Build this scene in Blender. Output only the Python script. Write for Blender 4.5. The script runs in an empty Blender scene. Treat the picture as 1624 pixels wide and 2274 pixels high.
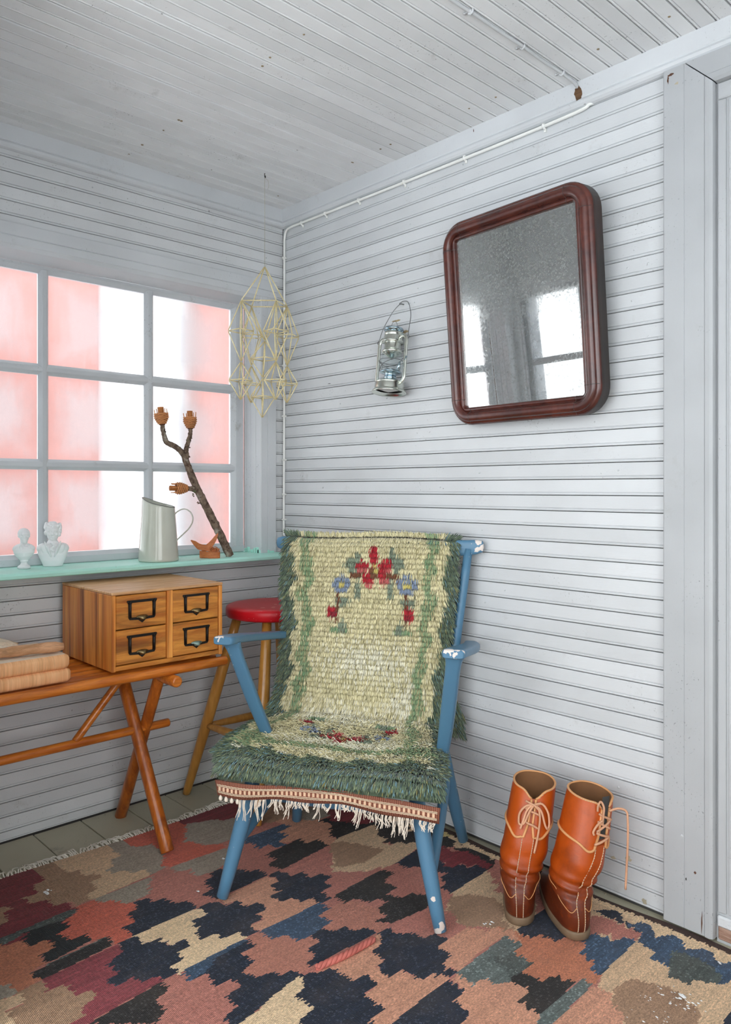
import bpy, math, random
import numpy as np
from mathutils import Vector, Matrix, Euler
sc = bpy.context.scene
COL = sc.collection
random.seed(7); RNG = np.random.default_rng(11)

# ---------------------------------------------------------------- camera
CAM = np.array([2.697, -2.052, 1.185])
FW = np.array([-.7266, .687, 0.]); FW /= np.linalg.norm(FW)
cd = bpy.data.cameras.new('camera'); cam = bpy.data.objects.new('camera', cd); COL.objects.link(cam)
cam.location = CAM
cam.rotation_euler = (math.pi/2, 0, math.atan2(-FW[0], FW[1]))
cd.sensor_fit = 'HORIZONTAL'; cd.sensor_width = 36.0
cd.lens = 1706/1624*36.0
cd.shift_y = -52/1624
cd.clip_start = .02
sc.camera = cam

# ---------------------------------------------------------------- sky, light, exposure
w = bpy.data.worlds.new('overcast_sky'); sc.world = w; w.use_nodes = True
wn = w.node_tree; wn.nodes.clear()
wo = wn.nodes.new('ShaderNodeOutputWorld'); bg = wn.nodes.new('ShaderNodeBackground')
bg.inputs['Color'].default_value = (.955, .975, 1, 1); bg.inputs['Strength'].default_value = 3.0
wn.links.new(bg.outputs[0], wo.inputs[0])
def portal(name, loc, rot, sx, sy):
    l = bpy.data.lights.new(name, 'AREA'); l.shape = 'RECTANGLE'; l.size = sx; l.size_y = sy
    l.cycles.is_portal = True
    o = bpy.data.objects.new(name, l); o.location = loc; o.rotation_euler = rot; COL.objects.link(o)
YF, XO, YB, XR = -1.50, .93, -3.3, 3.6        # front wall, its end, back wall, far right wall
portal('window_portal', (-.17, -.78, 1.45), (0, -math.pi/2, 0), 1.15, 1.3)      # into +x
portal('window_portal', (.47, YF-.17, 1.45), (math.pi/2, 0, 0), .8, 1.15)   # into +y
portal('window_portal', (2.25, YB-.17, 1.3), (math.pi/2, 0, 0), 2.56, 1.86)
portal('window_portal', (XR+.17, -1.91, 1.35), (0, math.pi/2, 0), 1.6, 1.42)    # into -x
vs = sc.view_settings
vs.view_transform = 'Standard'; vs.look = 'None'; vs.gamma = 1; vs.use_curve_mapping = False
vs.exposure = 1.24
cy = sc.cycles
cy.max_bounces = 10; cy.diffuse_bounces = 6; cy.glossy_bounces = 5; cy.transmission_bounces = 8; cy.transparent_max_bounces = 12
cy.caustics_reflective = False; cy.caustics_refractive = False
cy.use_denoising = True; cy.sample_clamp_indirect = 8

# ---------------------------------------------------------------- materials
def srgb(h):
    if isinstance(h, str):
        h = tuple(int(h[i:i+2], 16)/255 for i in (0, 2, 4))
    return tuple((c/12.92 if c <= .04045 else ((c+.055)/1.055)**2.4) for c in h)
class NT:
    def __init__(s, name):
        s.m = bpy.data.materials.new(name); s.m.use_nodes = True
        s.t = s.m.node_tree; s.b = s.t.nodes['Principled BSDF']; s.out = s.t.nodes['Material Output']
    def n(s, kind, **kw):
        nd = s.t.nodes.new('ShaderNode'+kind)
        ins = kw.pop('ins', {})
        for k, v in kw.items(): setattr(nd, k, v)
        for k, v in ins.items(): s.set(nd.inputs[k], v)
        return nd
    def set(s, sock, v):
        if hasattr(v, 'links') or isinstance(v, bpy.types.NodeSocket): s.t.links.new(v, sock)
        else:
            if isinstance(v, tuple) and len(v) == 3 and sock.type == 'RGBA': v = (*v, 1)
            sock.default_value = v
    def mix(s, f, a, b, mode='MIX'):
        nd = s.n('Mix', data_type='RGBA', blend_type=mode)
        s.set(nd.inputs[0], f); s.set(nd.inputs[6], a); s.set(nd.inputs[7], b); return nd.outputs[2]
    def ramp(s, f, lo, hi, a=0., b=1.):
        nd = s.n('MapRange', clamp=True); s.set(nd.inputs[0], f)
        nd.inputs[1].default_value = lo; nd.inputs[2].default_value = hi
        nd.inputs[3].default_value = a; nd.inputs[4].default_value = b; return nd.outputs[0]
    def math(s, op, a, b=0.):
        nd = s.n('Math', operation=op); s.set(nd.inputs[0], a); s.set(nd.inputs[1], b); return nd.outputs[0]
    def co(s, scale=(1, 1, 1), kind='Object', loc=(0, 0, 0), rand=True):
        tc = s.n('TexCoord'); v = tc.outputs[kind]
        if rand:
            oi = s.n('ObjectInfo'); cm = s.n('CombineXYZ')
            r = s.math('MULTIPLY', oi.outputs['Random'], 37.)
            for i in range(3): s.set(cm.inputs[i], r)
            va = s.n('VectorMath', operation='ADD'); s.set(va.inputs[0], v); s.set(va.inputs[1], cm.outputs[0]); v = va.outputs[0]
        mp = s.n('Mapping'); s.set(mp.inputs[0], v); mp.inputs['Scale'].default_value = scale; mp.inputs['Location'].default_value = loc
        return mp.outputs[0]
    def noise(s, vec, scale, detail=4, rough=.55, dist=0.):
        nd = s.n('TexNoise'); s.set(nd.inputs['Vector'], vec)
        nd.inputs['Scale'].default_value = scale; nd.inputs['Detail'].default_value = detail
        nd.inputs['Roughness'].default_value = rough; nd.inputs['Distortion'].default_value = dist
        return nd.outputs[0]
    def bump(s, h, st=.3, d=.002):
        nd = s.n('Bump'); s.set(nd.inputs['Height'], h); nd.inputs['Strength'].default_value = st; nd.inputs['Distance'].default_value = d
        s.set(s.b.inputs['Normal'], nd.outputs[0]); return nd
    def base(s, c, rough=.6, spec=.4, metal=0.):
        s.set(s.b.inputs['Base Color'], c); s.set(s.b.inputs['Roughness'], rough)
        s.b.inputs['Specular IOR Level'].default_value = spec; s.b.inputs['Metallic'].default_value = metal
        return s.m

def paint(name, col, grain=(3, 3, 3), pits=.5, spots=True, rough=.48, dirt=.3, chips=None, gr=.35):
    """old brushed paint: slow tone drift, fine relief along the grain, dark pits"""
    k = NT(name)
    v0 = k.co((1, 1, 1)); vg = k.co(grain)
    oi = k.n('ObjectInfo')
    drift = k.noise(v0, 3., 3)
    c = k.mix(k.ramp(drift, .3, .7), tuple(x*.93 for x in col), tuple(min(1, x*1.06) for x in col))
    tone = k.ramp(oi.outputs['Random'], 0, 1, .95, 1.04)
    hs = k.n('HueSaturation'); k.set(hs.inputs['Color'], c); k.set(hs.inputs['Value'], tone); c = hs.outputs[0]
    g = k.noise(vg, 14., 6, .65)
    pit = k.noise(v0, 170., 2, .5)
    pm = k.noise(v0, 4.5, 3, .6)
    pmask = k.math('MULTIPLY', k.ramp(pit, .66, .72), k.ramp(pm, .52, .66))
    c = k.mix(k.math('MULTIPLY', pmask, pits), c, (.07, .06, .055))
    ds = k.noise(v0, 9., 5, .7)
    c = k.mix(k.math('MULTIPLY', k.ramp(ds, .62, .8), dirt), c, srgb('8b8478'))
    if spots:
        vo = k.n('TexVoronoi', feature='F1'); k.set(vo.inputs['Vector'], v0); vo.inputs['Scale'].default_value = 5.
        c = k.mix(k.math('MULTIPLY', k.ramp(vo.outputs['Distance'], .022, .010), .75), c, (.045, .035, .03))
    if chips:
        acc = None
        geo = k.n('TexCoord'); nz = k.n('TexNoise'); k.set(nz.inputs['Vector'], geo.outputs['Object']); nz.inputs['Scale'].default_value = 60.; nz.inputs['Detail'].default_value = 4
        for (px, py, pz, r) in chips[1]:
            d = k.n('VectorMath', operation='DISTANCE'); k.set(d.inputs[0], geo.outputs['Object']); d.inputs[1].default_value = (px, py, pz)
            q = k.math('ADD', k.math('DIVIDE', d.outputs['Value'], r), k.math('MULTIPLY', k.math('SUBTRACT', nz.outputs[0], .5), 4.))
            q = k.ramp(q, .78, .72)
            acc = q if acc is None else k.math('MAXIMUM', acc, q)
        sp = k.noise(v0, 95., 2, .4)
        acc = k.math('MAXIMUM', acc, k.math('MULTIPLY', k.ramp(sp, .735, .75), k.ramp(k.noise(v0, 7., 2), .48, .55)))
        c = k.mix(acc, c, chips[0])
    h = k.math('ADD', k.math('MULTIPLY', g, gr), k.math('MULTIPLY', k.math('ADD', pmask, k.noise(v0, 60., 3)), .25))
    k.bump(h, .55, .0022)
    return k.base(c, rough, .35)

def wood(name, c1, c2, c3=None, grain=(1, 1, 14), scale=7., rough=.4, streak=.5, bump=.2, coat=0., spec=.4):
    k = NT(name)
    v = k.co(grain); v0 = k.co((1, 1, 1))
    a = k.noise(v, scale, 5, .6, .6); b = k.noise(v, scale*5, 4, .6)
    c = k.mix(k.ramp(a, .36, .64), c1, c2)
    if c3: c = k.mix(k.math('MULTIPLY', k.ramp(k.noise(v, scale*.45, 3, .55, 1.2), .53, .66), streak), c, c3)
    c = k.mix(k.math('MULTIPLY', k.ramp(b, .45, .7), .35), c, tuple(x*.45 for x in c1))
    k.bump(b, bump, .0012)
    k.b.inputs['Coat Weight'].default_value = coat; k.b.inputs['Coat Roughness'].default_value = .25
    return k.base(c, rough, spec)

def plain(name, col, rough=.5, metal=0., spec=.5, var=.1, bump=0., bs=80.):
    k = NT(name); v = k.co()
    c = k.mix(k.ramp(k.noise(v, 12., 4), .3, .7), tuple(x*(1-var) for x in col), tuple(min(1, x*(1+var)) for x in col))
    if bump: k.bump(k.noise(v, bs, 4), bump, .002)
    return k.base(c, rough, spec, metal)

WALLC = (.625, .640, .655)
M = {}
M['wall_h'] = paint('grey_white_paint_boards', WALLC, (2, 2, 26))
M['wall_y'] = paint('grey_white_paint_long_boards', (.66, .67, .68), (26, 1.2, 26), pits=.65)
M['ceil'] = paint('grey_white_paint_ceiling', (.79, .795, .80), (26, 1.2, 26), pits=.8, dirt=.35)
M['trim'] = paint('grey_white_paint_trim', (.63, .647, .665), (22, 22, 1.2), pits=.45, dirt=.2)
M['casing_v'] = paint('grey_white_paint_upright', (.63, .647, .665), (22, 22, 1.2), pits=.6, dirt=.25)
M['sash'] = paint('grey_white_paint_sash', (.58, .60, .62), (3, 3, 3), pits=.5, dirt=.8, spots=False)
M['dark_gap'] = plain('dark_gap', (.05, .048, .045), .9)
M['door_casing'] = paint('grey_white_paint_door', (.46, .472, .485), (22, 22, 1.2), pits=.6, dirt=.25)
M['turq'] = paint('turquoise_paint', srgb('b8efe0'), (18, 1.4, 18), pits=.5, dirt=.25, spots=False)
M['floor'] = paint('worn_grey_green_floor_paint', srgb('b2ae98'), (1.5, 24, 24), pits=1., dirt=1., rough=.5)

# ---------------------------------------------------------------- mesh helpers
class B:
    def __init__(s): s.v = []; s.f = []; s.sm = []
    def add(s, v, f, smooth=False):
        o = len(s.v); s.v += [tuple(map(float, p)) for p in v]; s.f += [tuple(i+o for i in q) for q in f]; s.sm += [smooth]*len(f); return s
    def box(s, a, b, ch=0.):
        x0, y0, z0 = a; x1, y1, z1 = b
        if ch <= 0:
            v = [(x, y, z) for x in (x0, x1) for y in (y0, y1) for z in (z0, z1)]
            return s.add(v, [(0, 1, 3, 2), (4, 6, 7, 5), (0, 4, 5, 1), (2, 3, 7, 6), (0, 2, 6, 4), (1, 5, 7, 3)])
        v = []; idx = {}
        sg = [(x0, x1), (y0, y1), (z0, z1)]
        for ix in (0, 1):
            for iy in (0, 1):
                for iz in (0, 1):
                    c = [x0 if ix == 0 else x1, y0 if iy == 0 else y1, z0 if iz == 0 else z1]
                    inn = [c[0]+(ch if ix == 0 else -ch), c[1]+(ch if iy == 0 else -ch), c[2]+(ch if iz == 0 else -ch)]
                    for ax in range(3):
                        p = list(inn); p[ax] = c[ax]; idx[(ix, iy, iz, ax)] = len(v); v.append(tuple(p))
        f = []
        for ax in range(3):
            o1, o2 = [a_ for a_ in range(3) if a_ != ax]
            for sd in (0, 1):
                q = []
                for (u, w_) in ((0, 0), (1, 0), (1, 1), (0, 1)):
                    k = [0, 0, 0]; k[ax] = sd; k[o1] = u; k[o2] = w_; q.append(idx[(*k, ax)])
                f.append(tuple(q))
            for u in (0, 1):
                for w_ in (0, 1):
                    k0 = [0, 0, 0]; k1 = [0, 0, 0]; k0[ax] = 0; k1[ax] = 1; k0[o1] = k1[o1] = u; k0[o2] = k1[o2] = w_
                    f.append((idx[(*k0, o1)], idx[(*k1, o1)], idx[(*k1, o2)], idx[(*k0, o2)]))
        for ix in (0, 1):
            for iy in (0, 1):
                for iz in (0, 1): f.append(tuple(idx[(ix, iy, iz, a_)] for a_ in range(3)))
        return s.add(v, f)
    def tube(s, pts, r, n=10, caps=True, flat=1., up=None, smooth=True, closed=False):
        P = [Vector(p) for p in pts]; m = len(P)
        rr = [r]*m if not hasattr(r, '__len__') else list(r)
        v = []; prev = None
        for i, p in enumerate(P):
            if closed: t = P[(i+1) % m]-P[i-1]
            else: t = P[min(i+1, m-1)]-P[max(i-1, 0)]
            if t.length < 1e-9: t = Vector((0, 0, 1))
            t.normalize()
            if prev is None:
                a = Vector(up) if up is not None else (Vector((0, 0, 1)) if abs(t.z) < .9 else Vector((1, 0, 0)))
                a = (a-t*a.dot(t)).normalized()
            else:
                a = prev-t*prev.dot(t); a = a.normalized() if a.length > 1e-6 else Vector((1, 0, 0))
            prev = a; b = t.cross(a)
            for k in range(n):
                th = 2*math.pi*k/n
                v.append(p+a*(math.cos(th)*rr[i]*flat)+b*(math.sin(th)*rr[i]))
        f = []
        for i in range(m if closed else m-1):
            j = (i+1) % m
            for k in range(n): f.append((i*n+k, i*n+(k+1) % n, j*n+(k+1) % n, j*n+k))
        s.add(v, f, smooth)
        if caps and not closed: s.add([v[k] for k in range(n)], [tuple(range(n))[::-1]]); s.add([v[(m-1)*n+k] for k in range(n)], [tuple(range(n))])
        return s
    def rod(s, a, b, r, n=14, ease=.004, r2=None, belly=0.):
        """a turned rod with slightly rounded ends"""
        a = Vector(a); b = Vector(b); L = (b-a).length; t = (b-a)/L; r2 = r if r2 is None else r2
        pts = [a, a+t*ease*.3, a+t*ease]; rad = [r-ease, r-ease*.3, r]
        for u in (.2, .35, .5, .65, .8): pts.append(a+t*L*u); rad.append(r+(r2-r)*u+belly*math.sin(math.pi*u))
        pts += [b-t*ease, b-t*ease*.3, b]; rad += [r2, r2-ease*.3, r2-ease]
        return s.tube(pts, rad, n)
    def lathe(s, prof, n=32, axis=None, origin=(0, 0, 0), smooth=True, R=None):
        o = Vector(origin); v = []
        for (r, z) in prof:
            for k in range(n):
                th = 2*math.pi*k/n; p = Vector((r*math.cos(th), r*math.sin(th), z))
                if R is not None: p = R @ p
                v.append(o+p)
        f = []
        for i in range(len(prof)-1):
            for k in range(n): f.append((i*n+k, i*n+(k+1) % n, (i+1)*n+(k+1) % n, (i+1)*n+k))
        if prof[0][0] > 1e-5: f.append(tuple(range(n))[::-1])
        if prof[-1][0] > 1e-5: f.append(tuple((len(prof)-1)*n+k for k in range(n)))
        return s.add(v, f, smooth)
    def loft(s, rings, close=True, caps=(True, True), smooth=True):
        n = len(rings[0]); v = [p for r in rings for p in r]; f = []
        for i in range(len(rings)-1):
            for k in range(n if close else n-1):
                f.append((i*n+k, i*n+(k+1) % n, (i+1)*n+(k+1) % n, (i+1)*n+k))
        s.add(v, f, smooth)
        if caps[0]: s.add(rings[0], [tuple(range(n))[::-1]])
        if caps[1]: s.add(rings[-1], [tuple(range(n))])
        return s
    def prism(s, poly, ax, a, b):
        """poly: 2d points in the two other axes (in order x,y,z without ax), extruded along ax from a to b"""
        def mk(p, t):
            q = list(p); q.insert(ax, t); return tuple(q)
        n = len(poly); v = [mk(p, a) for p in poly]+[mk(p, b) for p in poly]
        f = [(k, (k+1) % n, n+(k+1) % n, n+k) for k in range(n)]+[tuple(range(n))[::-1], tuple(range(n, 2*n))]
        return s.add(v, f)
    def mesh(s, name):
        me = bpy.data.meshes.new(name); me.from_pydata(s.v, [], s.f); me.update()
        me.polygons.foreach_set('use_smooth', s.sm)
        return me
def recalc(me):
    import bmesh
    bm = bmesh.new(); bm.from_mesh(me); bmesh.ops.remove_doubles(bm, verts=bm.verts, dist=1e-6); bmesh.ops.recalc_face_normals(bm, faces=bm.faces); bm.to_mesh(me); bm.free()
def root_inv(o):
    while o.parent: o = o.parent
    return (Matrix.Translation(o.location) @ o.rotation_euler.to_matrix().to_4x4()).inverted()
def obj(name, b, mat, parent=None, world=True, label=None, stuff=False, fix=True):
    """one mesh object; vertices are given in world space unless world is False"""
    me = b.mesh(name) if isinstance(b, B) else b
    if parent is not None and world: me.transform(root_inv(parent))
    if fix and isinstance(b, B): recalc(me)
    me.materials.clear(); me.materials.append(mat if not isinstance(mat, str) else M[mat])
    o = bpy.data.objects.new(name, me); COL.objects.link(o)
    if parent is not None: o.parent = parent
    if label: o['label'] = label
    if stuff: o['kind'] = 'stuff'
    return o
def thing(name, label, cat, loc=(0, 0, 0), rotz=0., group=None):
    o = bpy.data.objects.new(name, None); COL.objects.link(o); o.location = loc; o.rotation_euler = (0, 0, rotz); o.empty_display_size = .05
    o['label'] = label; o['category'] = cat
    if group: o['group'] = group
    return o
def tag(o, label, cat, group=None):
    o['label'] = label; o['category'] = cat
    if group: o['group'] = group
    return o
def struct(name, b, mat, label=None):
    o = obj(name, b, mat); o['kind'] = 'structure'
    if label: o['label'] = label
    return o
def inst(name, me, parent, loc=(0, 0, 0), rot=(0, 0, 0), label=None):
    o = bpy.data.objects.new(name, me); COL.objects.link(o); o.parent = parent; o.location = loc; o.rotation_euler = rot
    if label: o['label'] = label
    return o
def crv(pts, n=8):
    """catmull-rom through the points"""
    P = [np.array(p, float) for p in pts]; P = [2*P[0]-P[1]]+P+[2*P[-1]-P[-2]]; out = []
    for i in range(1, len(P)-2):
        for t in np.linspace(0, 1, n, endpoint=False):
            a, b, c, d = P[i-1:i+3]
            out.append(tuple(.5*((2*b)+(-a+c)*t+(2*a-5*b+4*c-d)*t*t+(-a+3*b-3*c+d)*t**3)))
    out.append(tuple(P[-2])); return out

# ================================================================ ROOM
H = 2.4; PZ = .0481; PC = .0505
def bead_profile(p, gap=.0015):
    """section of a beaded board, (along, out): gap, bead, quirk, flat"""
    pr = [(gap, -.010), (gap, -.0030), (gap+.0002, -.0022)]
    for k in range(7):
        a = math.pi*(1-k/6); pr.append((gap+.0034+.0032*math.cos(a), -.0022+.0028*math.sin(a)))
    pr += [(gap+.0068, -.0034), (gap+.0080, -.0034), (gap+.0086, -.0006), (gap+.0098, 0), (p-.0012, 0), (p-.0001, -.0008), (p, -.010)]
    return pr
def board_mesh(name, p, length, mat, gap=.0015):
    """profile in (z, -y), running along +x from 0 to length"""
    pr = bead_profile(p, gap); b = B(); n = len(pr)
    nl = 2
    v = [(t*length, -o, a) for t in np.linspace(0, 1, nl) for (a, o) in pr]
    b.add(v, [(i*n+k, i*n+k+1, (i+1)*n+k+1, (i+1)*n+k) for i in range(nl-1) for k in range(n-1)])
    e0 = list(range(n)); b.add([v[i] for i in e0], [tuple(e0)]); b.add([v[-n+i] for i in e0], [tuple(e0)])
    me = b.mesh(name); me.materials.append(M[mat]); return me

# wall_right : the plane y = 0, boards level
b = B(); b.box((-.12, .010, 0), (XR+.1, .11, H+.02)); wr_ = struct('wall_right', b, 'dark_gap')
me = board_mesh('board', PZ, 1.722, 'wall_h', .0019)
z = 2.318
for i in range(50):
    zz = 2.318+PZ-i*PZ
    if zz+PZ < .006: break
    o = inst('board', me, wr_, (0.002, random.uniform(-.0012, .0008), zz), (random.uniform(-.004, .004), 0, 0))
    if zz < 0: o.scale = (1, 1, (PZ+zz-.004)/PZ); o.location.z = .004
# wall_left : the plane x = 0, with the window opening
WY0, WY1, WZ0, WZ1 = -1.42, -.134, .89, 1.99
b = B(); WY1 += .03; WZ1 += .022; WY0 -= .03; WZ0 -= .002
b.box((-.15, YF-.1, 0), (-.010, .0, WZ0)); b.box((-.15, YF-.1, WZ1), (-.010, .0, H+.02))
b.box((-.15, WY1, WZ0), (-.010, .0, WZ1)); b.box((-.15, YF-.1, WZ0), (-.010, WY0, WZ1))
wl_ = struct('wall_left', b, 'dark_gap'); WY1 -= .03; WZ1 -= .022; WY0 += .03; WZ0 += .002
meL = board_mesh('board', PZ, 1.498, 'wall_y', .0021)
meS = board_mesh('board', PZ, .06, 'wall_y')
for i in range(50):
    zt = 2.296+PZ-i*PZ        # top groove line
    zz = zt-PZ
    if zt < .02: break
    R_ = (random.uniform(-.004, .004), 0, math.pi/2)
    dx = random.uniform(-.0008, .0012)
    if zz > 2.05 or zt < .905:
        # rotated so that +x -> +y and the face (-y) -> +x
        o = inst('board', meL, wl_, (dx, YF+.001, zz), R_)
        if zz < 0: o.scale = (1, 1, (zt-.003)/PZ); o.location.z = .003
    else:
        inst('board', meS, wl_, (dx, -.0605, zz), R_)
# ceiling boards run along y
b = B(); b.box((-.15, YB-.1, H+.010), (XR+.1, .11, H+.1)); ce = struct('ceiling', b, 'dark_gap')
def turned(me, name, fn, mat):
    m2 = me.copy(); m2.name = name
    for v_ in m2.vertices: v_.co = fn(v_.co)
    m2.materials.clear(); m2.materials.append(M[mat]); return m2
mc = board_mesh('ceiling_board', PC, 1., 'ceil', .0036)
mcA = turned(mc, 'ceiling_board', lambda c: Vector((c.z, -c.x*3.28, -c.y*-1)), 'ceil')   # face -y -> -z
mcA = turned(mc, 'ceiling_board', lambda c: Vector((c.z, -c.x*3.28, c.y)), 'ceil')
x = 0.0; i = 0
while x < XR-.01:
    short = x+PC < 0
    inst('ceiling_board', mcA, ce, (x+.002, -.008, H+random.uniform(-.001, .0012)), (0, random.uniform(-.012, .012), 0)); x += PC; i += 1
# floor boards along x
b = B(); b.box((-.15, YB-.1, -.08), (XR+.1, .11, -.022)); fl_ = struct('floor', b, 'dark_gap')
fb = B(); fb.box((0.003, 0.0022, -.022), (XR, .1638, 0), .0016); fme = fb.mesh('floorboard'); recalc(fme); fme.materials.append(M['floor'])
for k in range(20):
    inst('floorboard', fme, fl_, (0, -.075-.166*(k)-.0*k, random.uniform(-.0012, .0)))
fb = B(); fb.box((0.003, -.0, -.022), (XR, .072, 0), .0016); fme2 = fb.mesh('floorboard'); recalc(fme2); fme2.materials.append(M['floor'])
inst('floorboard', fme2, fl_, (0, -.075+.1655-.166+.002, 0))
# other walls, seen only in the mirror
def wall_with_hole(name, fn, w0, w1, h0, h1, o0, o1, p0, p1):
    b = B()
    for (a0, a1, c0, c1) in ((w0, w1, h0, p0), (w0, w1, p1, h1), (w0, o0, p0, p1), (o1, w1, p0, p1)):
        if a1-a0 > 1e-4 and c1-c0 > 1e-4: lo, hi = fn(a0, c0, a1, c1); b.box(lo, hi)
    return struct(name, b, 'wall_h')
wf = wall_with_hole('wall_front', lambda a, c, a2, c2: ((a, YF-.15, c), (a2, YF, c2)), 0, XO, 0, H, .06, .84, .89, 1.99)
for x in (.012, XO-.075):
    for k, (a0, a1) in enumerate(((0, .030), (.033, .062))):
        bb = B(); bb.box((x+a0, YF-.001, .0), (x+a1, YF+.008, H-.06), .002); obj('board', bb, 'casing_v', wf)
struct('wall_end', B().box((XO-.1, YB, 0), (XO, YF-.15, H)), 'wall_h')
wall_with_hole('wall_back', lambda a, c, a2, c2: ((a, YB-.15, c), (a2, YB, c2)), XO-.1, XR+.1, 0, H, .98, 3.52, .36, 2.22)
wall_with_hole('wall_far_right', lambda a, c, a2, c2: ((XR, a, c), (XR+.15, a2, c2)), YB, 0, 0, H, -2.62, -1.20, .55, 2.15)

# mouldings at the ceiling
def crown(name, along, lab=None):
    pr = [(0, 0), (0, -.018), (-.050, -.0175), (-.053, -.0150), (-.056, -.0175), (-.062, -.021), (-.070, -.0195), (-.076, -.014), (-.079, -.006), (-.079, 0)]
    b = B()
    for a0, a1 in along[1]:
        n = len(pr)
        if along[0] == 'x': v = [(a0, o, H+z_) for z_, o in pr]+[(a1, o, H+z_) for z_, o in pr]
        else: v = [(-o, a0, H+z_) for z_, o in pr]+[(-o, a1, H+z_) for z_, o in pr]
        b.add(v, [(k, (k+1) % n, n+(k+1) % n, n+k) for k in range(n)]+[tuple(range(n))[::-1], tuple(range(n, 2*n))])
    return struct(name, b, 'trim' , lab)
crown('trim_1', ('x', [(0.016, XR)]), 'grey-white moulding under the ceiling on the right wall')
crown('trim_2', ('y', [(YF, -.001)]), 'grey-white moulding under the ceiling above the window')
struct('trim_3', B().box((0, YF, H-.075), (XO, YF+.018, H), .002), 'trim')

# door at the right edge
dr = bpy.data.objects.new('door_1', None); COL.objects.link(dr); dr.location = (1.74, 0, 0); dr['kind'] = 'structure'
dr['label'] = 'grey-white panelled door with worn edges beyond the upright casing'
cz = 2.321
pr = [(1.733, .010), (1.733, -.022), (1.736, -.024), (1.789, -.024), (1.7905, -.0225), (1.792, -.024), (1.843, -.024), (1.8445, -.0225), (1.847, -.026), (1.858, -.027), (1.866, -.023), (1.868, -.015), (1.868, .010)]
b = B(); n = len(pr); v = []
for (x_, y_) in pr: v.append((x_, y_, .012))
for (x_, y_) in pr:
    zt = cz if x_ <= 1.792 else cz-(x_-1.792)*(.077/.076)
    v.append((x_, y_, zt-.001))
b.add(v, [(k, (k+1) % n, n+(k+1) % n, n+k) for k in range(n)]+[tuple(range(n))[::-1], tuple(range(n, 2*n))])
obj('door_casing', b, 'door_casing', dr)
pz = [(cz, .01), (cz, -.024), (cz-.053, -.024), (cz-.0545, -.0225), (cz-.056, -.026), (cz-.070, -.027), (cz-.077, -.02), (cz-.077, .01)]
b = B(); n = len(pz); v = []
for (z_, y_) in pz: v.append((1.794+(cz-z_)*(.076/.077), y_, z_+.0005))
for (z_, y_) in pz: v.append((2.80, y_, z_+.0005))
b.add(v, [(k, (k+1) % n, n+(k+1) % n, n+k) for k in range(n)]+[tuple(range(n))[::-1], tuple(range(n, 2*n))])
obj('head_casing', b, 'door_casing', dr)
obj('door_frame', B().box((1.8715, -.006, .08), (1.8925, .0095, 2.1985), .002), 'door_casing', dr)
obj('door_frame', B().box((1.8715, -.0055, 2.1995), (2.7, .0095, 2.2425), .002), 'door_casing', dr)
b = B().box((1.896, -.002, .078), (2.68, .012, 2.198), .003).box((1.93, -.010, .2), (2.6, -.002, .95), .006).box((1.93, -.010, 1.05), (2.6, -.002, 2.1), .006)
obj('door_leaf', b, 'door_casing', dr)
obj('frame_filler', B().box((1.8675, .0, .0), (2.7, .0098, 2.26)), 'door_casing', dr)
obj('threshold', B().box((1.8715, -.012, .045), (2.7, .010, .074), .004), 'trim', dr)
M['barewood'] = wood('bare_reddish_wood', srgb('a98877'), srgb('8d6a58'), srgb('c7aa98'), (2, 20, 20), rough=.7)
obj('bare_plank', B().box((1.8715, -.004, .008), (2.7, .009, .043), .003), 'barewood', dr)

# window on the left wall --------------------------------------------------------
w1 = bpy.data.objects.new('window_1', None); COL.objects.link(w1); w1.location = (0, -.78, .91); w1['kind'] = 'structure'
w1['label'] = 'steamed-up window with nine panes and grey-white bars above the turquoise sill'
# casing (right, left, head) with mitred moulding, and the deep stepped reveal
XS = -.100                                   # plane of the sash face
def casing_v(y_in, y_out, sgn):
    # profile (x, y) ; sgn=+1: casing on the +y side of the opening
    d = sgn
    pr = [(-.008, y_out), (.017, y_out), (.020, y_out-d*.003), (.020, y_in+d*.040), (.0185, y_in+d*.038), (.022, y_in+d*.034), (.022, y_in+d*.003), (.019, y_in),
          (-.014, y_in), (-.016, y_in+d*.003), (-.018, y_in), (-.052, y_in), (-.054, y_in+d*.003), (-.056, y_in), (-.094, y_in), (-.1, y_in+d*.002), (-.1, y_in+d*.03), (-.008, y_in+d*.03)]
    return pr
b = B(); b.prism(casing_v(WY1, -.0505, 1), 2, .9105, 2.074)
obj('side_casing', b, 'casing_v', w1)
b = B(); b.prism(casing_v(WY0, YF+.012, -1), 2, .9105, 2.074); obj('side_casing', b, 'casing_v', w1)
pz = [(-.008, 2.0745), (.0245, 2.0745), (.0255, 2.072), (.0255, 2.033), (.0225, 2.031), (.0255, 2.028), (.0255, 2.004), (.020, 2.000), (.018, 1.9965), (.014, 1.990), (.0, 1.988), (-.050, 1.985), (-.1, 1.984), (-.1, 2.01), (-.008, 2.01)]
b = B(); b.prism([(p[0], p[1]) for p in pz], 1, YF+.010, -.0495)
obj('head_casing', b, 'trim', w1)
# sill
pz = [(-.13, .89), (.116, .89), (.120, .893), (.121, .902), (.118, .909), (.112, .911), (-.13, .9105)]
b = B(); b.prism(pz, 1, YF+.002, -.045); obj('window_sill', b, 'turq', w1, label='turquoise painted window sill')
b = B(); b.box((-.03, YF+.002, .868), (.004, -.05, .889)); obj('apron', b, 'trim', w1)
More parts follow.
